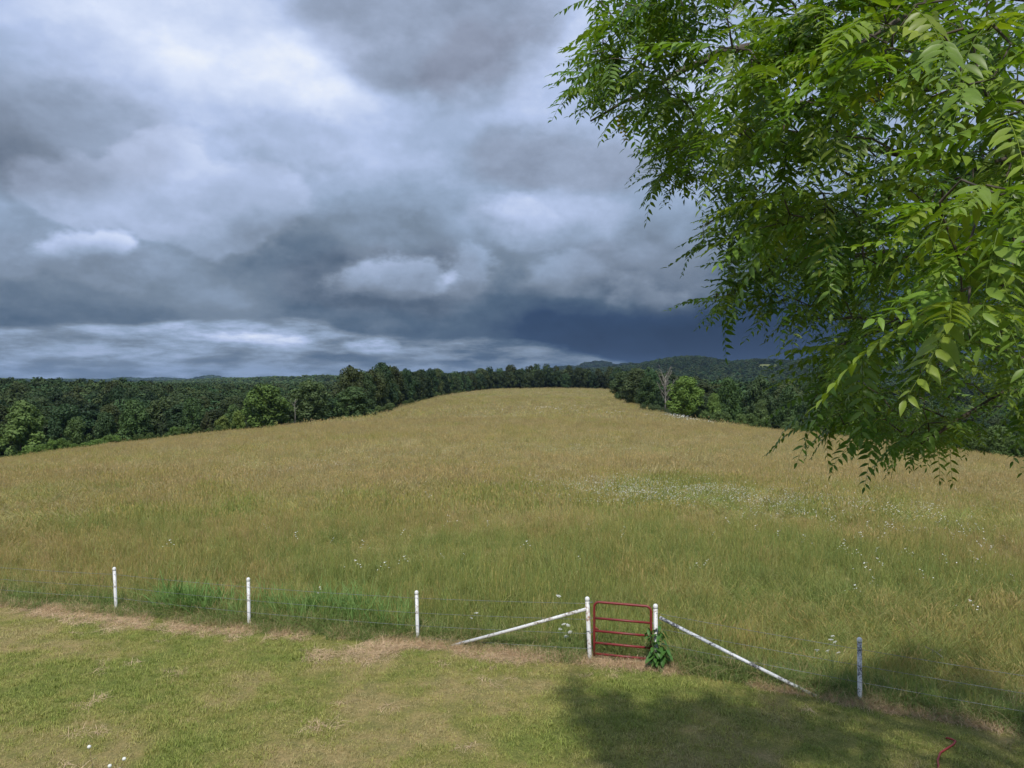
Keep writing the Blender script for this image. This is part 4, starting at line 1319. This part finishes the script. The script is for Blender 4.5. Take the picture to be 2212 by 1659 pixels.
def thatch():
    r = np.random.RandomState(111)
    protos = [blades_mesh('thatch_tuft', 320 + i, 34, .16, .02, .07, .008, 6.0, .5, M['lawn_blade'], 3) for i in range(3)] + \
             [blades_mesh('thatch_tuft', 330 + i, 22, .14, .08, .22, .008, 2.0, 1.0, M['lawn_blade'], 3) for i in range(2)]
    n = 13000
    x = r.uniform(-15, 11, n)
    band = np.abs(r.normal(size=n))
    wid = np.interp(x, [-15, -8, -3, 2, 4, 6, 11], [.26, .46, .50, .14, .09, .13, .18])
    y = yfence(x) + .10 - band * wid * (fbm(x, x * 0, 1.1, 120, 3) * 1.8)
    m = fbm(x, y, 1.0, 124, 3)
    ok = m > .42
    # a few brown heaps out on the lawn
    hx = r.uniform(-9, 6, 26); hy = r.uniform(11, 17.5, 26)
    k = r.randint(0, 26, 60); x2 = hx[k] + r.normal(scale=.30, size=60); y2 = hy[k] + r.normal(scale=.25, size=60)
    ok2 = y2 < yfence(x2) - .3
    x = np.concatenate([x[ok], x2[ok2]]); y = np.concatenate([y[ok], y2[ok2]]); n = len(x)
    edge = np.abs(y - yfence(x)) < .22
    idx = np.where(edge & (r.rand(n) < .5), r.randint(3, 5, n), r.randint(0, 3, n))
    c = lerp3((.52, .38, .245), (.72, .55, .375), r.rand(n))
    s = r.uniform(.7, 1.3, n)
    o = scatter('dry_thatch', proto_coll('thatch_tuft', protos), np.column_stack([x, y, H(x, y) + .015]), np.column_stack([r.normal(scale=.15, size=(n, 2)), r.uniform(0, 6.28, n)]),
                np.column_stack([s, s, s]), idx, c)
    tag(o, 'dry brown grass clippings matted along the foot of the fence', 'grass', kind='stuff')
thatch()

def fence_grass():
    """long bent green grass growing just behind and under the wires"""
    r = np.random.RandomState(131)
    protos = [blades_mesh('fence_tuft', 340 + i, 26, .18, .28, .66, .016, 1.5, 1.3, M['blade'], 4) for i in range(3)] + \
             [blades_mesh('fence_tuft', 350 + i, 13, .18, .60, 1.05, .028, .9, 1.0, M['blade'], 4) for i in range(2)]
    n = 5200
    x = r.uniform(-16, 11, n); d = r.exponential(.42, n)
    bulge = sst(.42, .62, fbm(x, x * 0 + 7, .9, 160, 3))
    y = yfence(x) + .02 + d - .42 * bulge * r.rand(n)
    keep = r.rand(n) < np.interp(x, [-16, -11, -9.5, -4, -2.5, 1.2, 1.6, 3.3, 3.6, 11], [.7, .5, .9, 1, .6, .45, .25, .3, .6, .8])
    keep &= ~((x > 1.75) & (x < 3.05) & (d < .25))
    x, y, d = x[keep], y[keep], d[keep]; n = len(x)
    c = lerp3((.16, .24, .07), (.29, .345, .125), r.rand(n)); dry = r.rand(n) < .20
    c[dry] = lerp3((.42, .34, .17), (.55, .44, .26), r.rand(dry.sum()))
    s = r.uniform(.6, 1.1, n) * np.where(y < yfence(x) + .12, .7, 1.0)
    idx = r.randint(0, 3, n)
    # the two stands of broad tall grass
    bx = []; by = []
    for (cx, cy, sx, sy, k) in ((-8.75, 20.75, .42, .3, 46), (-5.0, 20.1, 1.0, .35, 80), (-3.6, 19.4, .6, .35, 24), (-8.2, 20.5, .8, .25, 20)):
        bx.append(r.normal(cx, sx, k)); by.append(r.normal(cy, sy, k))
    bx = np.concatenate(bx); by = np.concatenate(by); m = len(bx)
    by = np.maximum(by, yfence(bx) + .2)
    x = np.concatenate([x, bx]); y = np.concatenate([y, by]); c = np.concatenate([c, lerp3((.15, .26, .075), (.24, .36, .12), r.rand(m))])
    s = np.concatenate([s, np.where(np.arange(m) < 46, r.uniform(.7, 1.4, m), r.uniform(.8, 1.2, m))]); idx = np.concatenate([idx, r.randint(3, 5, m)]); n = len(x)
    o = scatter('fence_grass', proto_coll('fence_tuft', protos), np.column_stack([x, y, H(x, y) - .01]), np.column_stack([r.normal(scale=.15, size=(n, 2)), r.uniform(0, 6.28, n)]),
                np.column_stack([s, s, s]), idx, c)
    tag(o, 'long bent green grass growing under the fence wires', 'grass', kind='stuff')
fence_grass()

def wildflowers():
    r = np.random.RandomState(141)
    def fl(name, seed, n, rad, h0, h1, s):
        q = np.random.RandomState(seed); mb = MB()
        for i in range(n):
            a = q.uniform(0, 6.28); d = rad * math.sqrt(q.rand()); h = q.uniform(h0, h1); R = s * q.uniform(.6, 1.2)
            c = Vector((d * math.cos(a), d * math.sin(a), h)); tx, ty = q.uniform(-.4, .4, 2)
            ring = [c + Vector((R * math.cos(b), R * math.sin(b), R * (math.cos(b) * tx + math.sin(b) * ty) + .15 * R * (k % 2))) for k, b in enumerate(np.linspace(0, 6.283, 8)[:-1])]
            mb.add(ring + [c + Vector((0, 0, R * .35)), c - Vector((0, 0, R * .25))], [(k, (k + 1) % 7, 7) for k in range(7)] + [((k + 1) % 7, k, 8) for k in range(7)])
        return mb.mesh(name, M['petal'], False)
    protos = [fl('wildflower_cluster', 1, 6, .25, .42, .62, .022), fl('wildflower_cluster', 2, 10, .5, .40, .62, .020), fl('wildflower_cluster', 3, 10, 1.2, .45, .7, .10)]
    X = []; Y = []; I = []
    def patch(cx, cy, sx, sy, n, i):
        X.append(r.normal(cx, sx, n)); Y.append(r.normal(cy, sy, n)); I.append(np.full(n, i))
    patch(6.0, 42.5, 2.2, 3.2, 260, 1); patch(10.5, 41, 2.6, 2.6, 170, 1); patch(14, 38.5, 1.8, 2, 60, 1); patch(17, 36, 2, 3, 40, 1)
    patch(13.5, 26.5, 2.2, 2.6, 20, 0); patch(10.5, 28, 2.5, 4, 12, 0); patch(16, 30, 3, 5, 34, 0); patch(17, 37, 4, 6, 40, 0)
    patch(-14, 56, 3, 4, 40, 1); patch(-6, 60, 6, 8, 50, 1); patch(3, 70, 9, 3, 60, 1); patch(-2, 24, 3, 4, 12, 0); patch(2, 32, 8, 8, 30, 0)
    patch(0, 95, 30, 20, 70, 1); patch(35, 80, 15, 20, 60, 1); patch(22, 50, 4, 5, 40, 1)
    patch(41.5, 183, 2.5, 4, 60, 2); patch(46, 205, 2.5, 7, 80, 2); patch(15, 190, 9, 15, 22, 2); patch(42, 170, 2.0, 3, 20, 2)
    x = np.concatenate(X); y = np.concatenate(Y); i = np.concatenate(I)
    ok = y > yfence(x) + .5; x, y, i = x[ok], y[ok], i[ok]; n = len(x)
    s = r.uniform(.8, 1.25, n)
    o = scatter('wildflowers', proto_coll('wildflower_cluster', protos), np.column_stack([x, y, H(x, y)]), np.column_stack([np.zeros((n, 2)), r.uniform(0, 6.28, n)]),
                np.column_stack([s, s, s]), i, np.ones((n, 3)))
    tag(o, 'small white wildflowers dotted in patches over the meadow', 'flowers', kind='stuff')
wildflowers()
# EOF-PART-3
# ------------------------------------------------------------------ walnut tree reaching in from the right
def compound_leaf(name, seed, pairs=7, L=.42, ll=.108, lw=.041, fine=False, droop=.35):
    """pinnate leaf: rachis along +x, leaflets to both sides, drooping"""
    r = np.random.RandomState(seed)
    V = []; F = []
    def rp(t): return Vector((L * t, .02 * math.sin(t * 3 + seed), -droop * L * t * t))
    n = 5
    for i in range(n + 1):   # rachis, three sided
        p = rp(i / n); w = .0028 * (1 - .6 * i / n)
        V += [tuple(p + Vector((0, w, 0))), tuple(p + Vector((0, -w, 0))), tuple(p + Vector((0, 0, -w * 1.6)))]
    for i in range(n):
        for k in range(3):
            a = i * 3 + k; b = i * 3 + (k + 1) % 3
            F.append((a, b, b + 3, a + 3))
    spots = []
    for i in range(pairs):
        t = .20 + .74 * i / (pairs - 1)
        for s in (-1, 1):
            spots.append((t + .02 * s, s))
    spots.append((1.0, 0))
    for (t, s) in spots:
        p = rp(min(t, 1.0))
        e = r.uniform(.85, 1.1) * (math.sin(math.pi * min(.9, t * .75 + .22))) ** .5
        a = (math.radians(r.uniform(52, 74)) * s) if s else r.uniform(-.2, .2)
        tip = -r.uniform(.15, .55)
        d = Vector((math.cos(a), math.sin(a), tip)).normalized()
        side = Vector((0, 0, 1)).cross(d).normalized()
        side = (side + Vector((0, 0, 1)) * r.uniform(-.35, .35)).normalized()
        up = d.cross(side)
        ln = ll * e; w = lw * e
        st = [(0, 0), (.14, .62), (.38, 1.0), (.66, .72), (1, 0)] if fine else [(0, 0), (.32, 1.0), (.68, .70), (1, 0)]
        b = len(V)
        V.append(tuple(p))
        for (q, ww) in st[1:-1]:
            c = p + d * ln * q - Vector((0, 0, 1)) * ln * .12 * q * q
            V.append(tuple(c + side * w * .5 * ww + up * w * .16 * ww)); V.append(tuple(c)); V.append(tuple(c - side * w * .5 * ww + up * w * .16 * ww))
        V.append(tuple(p + d * ln - Vector((0, 0, 1)) * ln * .16))
        m = len(st) - 2
        F.append((b, b + 2, b + 1)); F.append((b, b + 3, b + 2))
        for k in range(m - 1):
            o = b + 1 + 3 * k
            F.append((o, o + 1, o + 4, o + 3)); F.append((o + 1, o + 2, o + 5, o + 4))
        o = b + 1 + 3 * (m - 1); tp = b + 1 + 3 * m
        F.append((o, o + 1, tp)); F.append((o + 1, o + 2, tp))
    me = bpy.data.meshes.new(name)
    me.from_pydata(V, [], F); me.materials.append(M['walnut_leaf'])
    me.polygons.foreach_set('use_smooth', [True] * len(F)); me.update()
    return me

SIL = [(1275, -400), (1272, 0), (1272, 51), (1319, 75), (1291, 89), (1272, 117), (1277, 154), (1249, 177), (1221, 219), (1221, 243), (1245, 275), (1305, 270), (1342, 303), (1370, 336), (1400, 342),
       (1384, 387), (1382, 448), (1422, 429), (1468, 438), (1506, 420), (1513, 387), (1560, 372), (1540, 420), (1552, 448), (1515, 485), (1506, 536), (1543, 560), (1567, 578), (1604, 578), (1610, 600),
       (1576, 634), (1529, 700), (1567, 709), (1599, 672), (1646, 672), (1655, 686), (1693, 667), (1707, 718), (1758, 718), (1794, 735), (1768, 782), (1773, 812), (1747, 843), (1730, 873), (1730, 903), (1747, 934), (1747, 964),
       (1782, 942), (1812, 956), (1795, 990), (1825, 1008), (1860, 1016), (1903, 1016), (1930, 1034), (2002, 1034), (2033, 1003), (2050, 960), (2110, 900), (2150, 930), (2180, 1020), (2240, 1040), (2600, 1000), (2600, -400)]
SILX = np.array([p[0] for p in SIL], float); SILY = np.array([p[1] for p in SIL], float)
def inside_sil(px, py):
    px = np.asarray(px); py = np.asarray(py)
    c = np.zeros(px.shape, bool)
    j = len(SILX) - 1
    for i in range(len(SILX)):
        with np.errstate(divide='ignore', invalid='ignore'):
            t = ((SILY[i] > py) != (SILY[j] > py)) & (px < (SILX[j] - SILX[i]) * (py - SILY[i]) / (SILY[j] - SILY[i] + 1e-9) + SILX[i])
        c ^= t
        j = i
    return c

def build_walnut():
    r = np.random.RandomState(404)
    base = Vector((9.0, 7.4, gz(9.0, 7.4)))
    root = tag(empty('walnut_tree', base), 'large walnut tree whose leafy branches hang in from the right edge', 'tree')
    T = [Vector(p) for p in ((9.0, 7.4, -.2), (8.95, 7.4, .8), (8.8, 7.45, 2.4), (8.65, 7.5, 4.0), (8.7, 7.6, 6.0), (8.9, 7.7, 8.5), (9.1, 7.8, 10.5), (9.2, 7.8, 12.0))]
    limbs = [T]
    LR = [[.30, .25, .23, .21, .16, .11, .06, .02]]
    def limb(pts, r0, r1):
        P = [Vector(p) for p in pts]
        limbs.append(P); LR.append(list(np.linspace(r0, r1, len(P))))
    limb(((8.68, 7.5, 4.6), (7.4, 7.9, 7.4), (5.6, 8.1, 9.5), (4.0, 8.2, 9.9), (2.2, 8.3, 9.7), (1.45, 8.3, 9.3), (.85, 8.4, 9.0)), .11, .010)
    limb(((8.65, 7.5, 4.2), (7.0, 7.6, 6.6), (5.2, 7.8, 8.2), (3.6, 8.0, 8.6), (2.2, 8.1, 8.4)), .10, .010)
    limb(((8.65, 7.5, 3.9), (6.8, 7.2, 5.8), (5.0, 7.2, 7.0), (3.6, 7.4, 7.4), (2.6, 7.4, 7.35)), .09, .008)
    limb(((8.66, 7.45, 3.7), (6.8, 7.6, 5.2), (5.0, 7.8, 6.5), (3.8, 7.8, 6.8), (3.0, 7.6, 6.8)), .08, .008)
    limb(((8.66, 7.45, 3.5), (7.2, 7.0, 4.8), (5.8, 6.9, 6.0), (4.4, 6.9, 6.1), (3.6, 6.9, 5.6)), .07, .010)
    limb(((8.7, 7.5, 5.0), (7.0, 6.0, 7.0), (5.0, 4.6, 7.7), (3.2, 3.7, 7.5), (2.0, 3.2, 7.1)), .08, .008)
    limb(((8.7, 7.5, 5.5), (6.6, 6.2, 8.0), (4.6, 5.4, 8.8), (2.8, 5.0, 8.7), (2.0, 4.8, 8.2)), .08, .008)
    limb(((8.7, 7.5, 4.4), (7.4, 6.0, 5.7), (5.6, 4.8, 6.5), (4.0, 4.0, 6.6), (2.8, 3.6, 6.2)), .07, .008)
    limb(((8.7, 7.6, 6.0), (7.2, 8.6, 8.6), (5.4, 9.4, 9.8), (3.8, 9.6, 9.6), (2.4, 9.3, 9.6)), .09, .010)
    limb(((8.8, 7.6, 7.0), (7.6, 7.0, 9.8), (6.0, 6.4, 11.0), (4.8, 6.2, 11.4)), .08, .010)
    limb(((8.7, 7.5, 5.0), (10.6, 8.5, 7.5), (12.5, 9.2, 9.0), (14.0, 9.8, 9.4)), .10, .012)
    limb(((8.7, 7.5, 4.5), (10.4, 6.4, 6.6), (12.2, 5.4, 7.8), (13.6, 4.8, 7.9)), .10, .012)
    limb(((8.7, 7.5, 5.5), (9.0, 9.6, 8.0), (9.2, 10.8, 8.8), (9.2, 11.8, 8.6)), .10, .012)
    limb(((8.7, 7.5, 6.0), (8.8, 5.4, 8.6), (8.8, 3.6, 9.8), (8.8, 2.4, 9.6)), .10, .012)
    limb(((8.9, 7.7, 8.0), (10.4, 8.0, 10.6), (11.6, 8.2, 12.0)), .07, .010)
    # nodes that twigs may spring from
    nodes = []
    for P, R in zip(limbs[1:], LR[1:]):
        for a, b, ra, rb in zip(P[:-1], P[1:], R[:-1], R[1:]):
            for k in range(6):
                nodes.append((*a.lerp(b, k / 6),))
    nodes = np.array(nodes)
    # where the foliage is: a wide crown, its front-left face following the outline seen against sky and field
    C = np.array([8.0, 7.4, 8.2]); RX = np.array([7.6, 5.8, 4.4])
    def sample(n, box):
        lo, hi = np.array(box[0]), np.array(box[1])
        p = r.uniform(lo, hi, (n, 3))
        q = (p - C) / RX
        ok = (q ** 2).sum(1) < 1.0
        D = np.maximum(p[:, 1], .5)
        px = CX + FPX * (p[:, 0] - .26) / D; py = HY - FPX * (p[:, 2] - .46 - CAMZ) / D
        ok &= p[:, 1] + p[:, 2] / 1.376 < np.interp(p[:, 0], [0, 5.5, 8.5, 16], [15.1, 15.1, 17.3, 17.5])
        frame = (px > -50) & (px < 2400) & (py > -300)
        ok &= ~frame | inside_sil(px, py)
        ok &= np.linalg.norm(p - np.array([0, 0, CAMZ]), axis=1) > 2.6
        return p[ok], px[ok], py[ok]
    clusters = []
    p, px, py = sample(60000, ((.2, 3.2, 3.8), (15.8, 14, 13)))
    inframe = (px > 1180) & (px < 2230) & (py > -30) & (py < 1060)
    a = p[inframe]; b = p[~inframe]
    # keep the crown open: leaves gather in layered sprays
    def thin(q, n):
        den = fbm(q[:, 0] + 20, q[:, 2] * 1.6 + q[:, 1] * .7, 1.25, 210, 3)
        w = np.clip((den - .43) * 6.0, .01, 1)
        w = w * np.where(q[:, 2] < 6.4, .42, 1.0)
        return q[r.choice(len(q), min(n, len(q)), replace=False, p=w / w.sum())]
    na_ = 385; a = thin(a, na_); b = thin(b, 520)
    # fill along the outline so that its edge reads
    e, ex, ey = sample(60000, ((.4, 6.2, 4.8), (5.5, 9.6, 11.0)))
    ins = inside_sil(ex, ey) & ~inside_sil(ex - 42, ey + 22)
    e = e[ins & (ey > -40) & (ey < 1060)]
    e = e[r.choice(len(e), min(190, len(e)), replace=False)]
    # close sprays on the right
    near = []
    for (px0, py0, D, sx, sy, n) in ((2060, 430, 2.9, 70, 22, 3), (2160, 390, 2.9, 40, 40, 3), (2110, 520, 3.0, 60, 40, 3), (2130, 640, 3.1, 50, 50, 3), (2100, 170, 3.3, 90, 40, 5), (1990, 180, 3.6, 50, 40, 3), (2200, 250, 2.9, 30, 30, 2), (1900, 90, 3.9, 80, 50, 6), (2060, 60, 3.4, 60, 30, 4),
                                     (1760, 60, 4.6, 80, 50, 7), (1600, 280, 5.2, 70, 60, 9), (1690, 420, 5.2, 60, 70, 9), (1700, 130, 5.0, 90, 40, 7)):
        for k in range(n):
            near.append(world(r.normal(px0, sx * .6), r.normal(py0, sy * .6), D + r.uniform(-.3, .4)))
    tips = []     # hanging sprays that make the ragged left and lower outline
    for (px0, py0, D, n_) in ((1560, 655, 7.3, 3), (1600, 620, 7.3, 3), (1545, 500, 7.4, 3), (1580, 520, 7.4, 3), (1420, 365, 8.2, 3), (1450, 385, 8.1, 2), (1490, 370, 8.0, 2), (1290, 195, 8.5, 3), (1265, 195, 8.5, 2),
                              (1300, 100, 8.5, 2), (1310, 10, 8.6, 3), (1350, 260, 8.4, 3), (1770, 870, 7.0, 3), (1780, 820, 7.0, 2), (1850, 915, 7.0, 3), (1960, 925, 7.0, 3), (1690, 640, 7.2, 3), (1740, 670, 7.2, 3), (1660, 590, 7.2, 3)):
        for k in range(n_):
            tips.append(world(r.normal(px0, 14), r.normal(py0, 14), D + r.uniform(-.3, .2)))
    e = np.concatenate([e, np.array(tips)])
    pts = np.concatenate([a, b, e, np.array(near)])
    # connect outward from the trunk
    order = np.argsort(np.linalg.norm(pts - np.array([8.6, 7.5, 6.5]), axis=1))
    twig = MB()
    limb_mb = []
    allnodes = list(map(tuple, nodes))
    arr = np.array(allnodes)
    LP = []; LQ = []; LT = []; LY = []
    near0 = len(pts) - len(near)
    for oi in order:
        p = pts[oi]
        dd = np.linalg.norm(arr - p, axis=1) + .6 * np.clip(arr[:, 0] * -1 + p[0], 0, None) + 0.35 * np.clip(arr[:, 2] - p[2] - .6, 0, None)
        k = int(np.argmin(dd)); s = Vector(arr[k]); t = Vector(p)
        L = (t - s).length
        if L > .05:
            mid = s.lerp(t, .5) + Vector((r.uniform(-.08, .08), r.uniform(-.08, .08), .10 * L + r.uniform(-.03, .06)))
            r0 = min(.022, .005 + .008 * L)
            twig.tube([s, mid, t], [r0, r0 * .7, .0035], 4, cap=False)
            new = [tuple(mid), tuple(t), tuple(s.lerp(mid, .5)), tuple(mid.lerp(t, .5))]
            arr = np.vstack([arr, new])
        shoot = (t - s)
        shoot.z *= .5
        if shoot.length < .05: shoot = Vector((-1, 0, -.1))
        shoot.normalize()
        nl = r.randint(4, 8) if oi < na_ + len(b) else r.randint(3, 6)
        a0 = r.uniform(0, 6.28)
        for q in range(nl):
            f = q / nl
            org = t - shoot * (.24 * f)
            an = a0 + q * 2.4
            h = shoot.copy(); h.z = 0
            if h.length < .1: h = Vector((-1, 0, 0))
            h.normalize()
            side = Vector((-h.y, h.x, 0))
            d = (h * (.75 - 1.0 * f + .25 * math.cos(an)) + side * math.sin(an) * (.55 + .5 * f) + Vector((0, 0, r.uniform(-.55, .30)))).normalized()
            # leaf frame: x along the rachis, z up
            z = Vector((r.uniform(-.3, .3), r.uniform(-.3, .3) - .15, 1)); z = (z - d * z.dot(d)).normalized()
            y = z.cross(d)
            m = Matrix((d, y, z)).transposed()
            LP.append(org); LQ.append(m.to_euler()); LT.append(r.uniform(.55, 1.22)); LY.append(oi >= near0)
    twig.build('twigs', M['bark'], root).location = -base
    for i, (P, R) in enumerate(zip(limbs, LR)):
        mb = MB()
        # smooth the limb with extra points
        Q = []; RR = []
        for a_, b_, c_, ra, rb in zip(P[:-1], P[1:], [None] + P[:-2], R[:-1], R[1:]):
            for k in range(4):
                t = k / 4
                w = a_.lerp(b_, t) + Vector((r.uniform(-1, 1), r.uniform(-1, 1), r.uniform(-1, 1))) * .02 * (i > 0)
                Q.append(w); RR.append(ra + (rb - ra) * t)
        Q.append(P[-1]); RR.append(R[-1])
        mb.tube(Q, RR, 12 if i == 0 else 7)
        mb.build('trunk' if i == 0 else 'limb', M['bark'], root).location = -base
    LP = np.array([tuple(v) for v in LP]); LQ = np.array([tuple(v) for v in LQ]); LT = np.array(LT)
    variants = [compound_leaf('walnut_leaf', 500 + i, pairs=[7, 8, 6, 7][i], L=[.44, .50, .38, .46][i], droop=[.3, .5, .25, .6][i], fine=True) for i in range(4)]
    n = len(LP); idx = r.randint(0, 4, n)
    v = r.uniform(.8, 1.22, n)[:, None]; yl = np.clip(r.normal(.1, .45, n), -.4, 1.0)[:, None]
    tint = np.array([[.112, .190, .032]]) * v * (1 + np.array([[.40, .14, .0]]) * yl)
    young = np.array(LY)[:, None]  # nearest sprays: their sunlit brightness is put into the tint below
    tint = np.where(young, tint * np.array([[1.45, 1.28, 1.0]]), tint)
    yel = (r.rand(n) < .002) & ~young[:, 0]; tint[yel] = (.36, .27, .03)
    dist = np.linalg.norm(LP - np.array([0, 0, CAMZ]), axis=1)
    px = CX + FPX * LP[:, 0] / np.maximum(LP[:, 1], .3); py = HY - FPX * (LP[:, 2] - CAMZ) / np.maximum(LP[:, 1], .3)
    fr = (px > 1180) & (px < 2300) & (py > -120) & (py < 1080) & (LP[:, 1] > 1)
    rank = np.where(fr, dist, 999)
    big = np.argsort(rank)[:300]
    isbig = np.zeros(n, bool); isbig[big] = True
    for k in big:
        o = link(bpy.data.objects.new('leaf', variants[idx[k]]), root)
        o.location = Vector(LP[k]) - base; o.rotation_euler = LQ[k]; s = LT[k]; o.scale = (s, s, s)
        o['tint'] = [float(c) for c in tint[k]]
    q = ~isbig
    fo = scatter('foliage', proto_coll('walnut_leaf_shape', variants), LP[q] - np.array(base), LQ[q], np.column_stack([LT[q]] * 3), idx[q], tint[q], root)
    fo['kind'] = 'stuff'
    print('walnut leaves', n)
    # green nuts
    nm = MB(); nm.lathe((0, 0, -.022), [(.006, 0), (.018, .006), (.0235, .022), (.019, .037), (.007, .044)], 10)
    nme = nm.mesh('nut', M['nut'])
    for (a_, b_, D) in ((2172, 322, 2.9), (2188, 334, 2.9), (2205, 312, 2.95), (1775, 40, 4.6)):
        o = link(bpy.data.objects.new('nut', nme), root); o.location = Vector(world(a_, b_, D)) - base
build_walnut()
# EOF-PART-4

# ------------------------------------------------------------------ the air
def build_haze():
    x0, x1, y0, y1, z0, z1 = -11000, 11000, -600, 12000, -60, 165
    V = [(x0, y0, z0), (x1, y0, z0), (x1, y1, z0), (x0, y1, z0), (x0, y0, z1), (x1, y0, z1), (x1, y1, z1), (x0, y1, z1)]
    F = [(0, 3, 2, 1), (4, 5, 6, 7), (0, 1, 5, 4), (1, 2, 6, 5), (2, 3, 7, 6), (3, 0, 4, 7)]
    me = bpy.data.meshes.new('haze'); me.from_pydata(V, [], F); me.update()
    m = bpy.data.materials.new('thin blue air'); m.use_nodes = True
    nt = m.node_tree; nt.nodes.clear()
    out = nt.nodes.new('ShaderNodeOutputMaterial'); pv = nt.nodes.new('ShaderNodeVolumePrincipled')
    pv.inputs['Color'].default_value = (.34, .52, .82, 1); pv.inputs['Density'].default_value = 4.5e-5; pv.inputs['Anisotropy'].default_value = .1
    nt.links.new(pv.outputs[0], out.inputs['Volume'])
    me.materials.append(m)
    o = link(bpy.data.objects.new('haze', me))
    tag(o, 'thin blue haze fading the far hills', 'haze', kind='stuff')
build_haze()
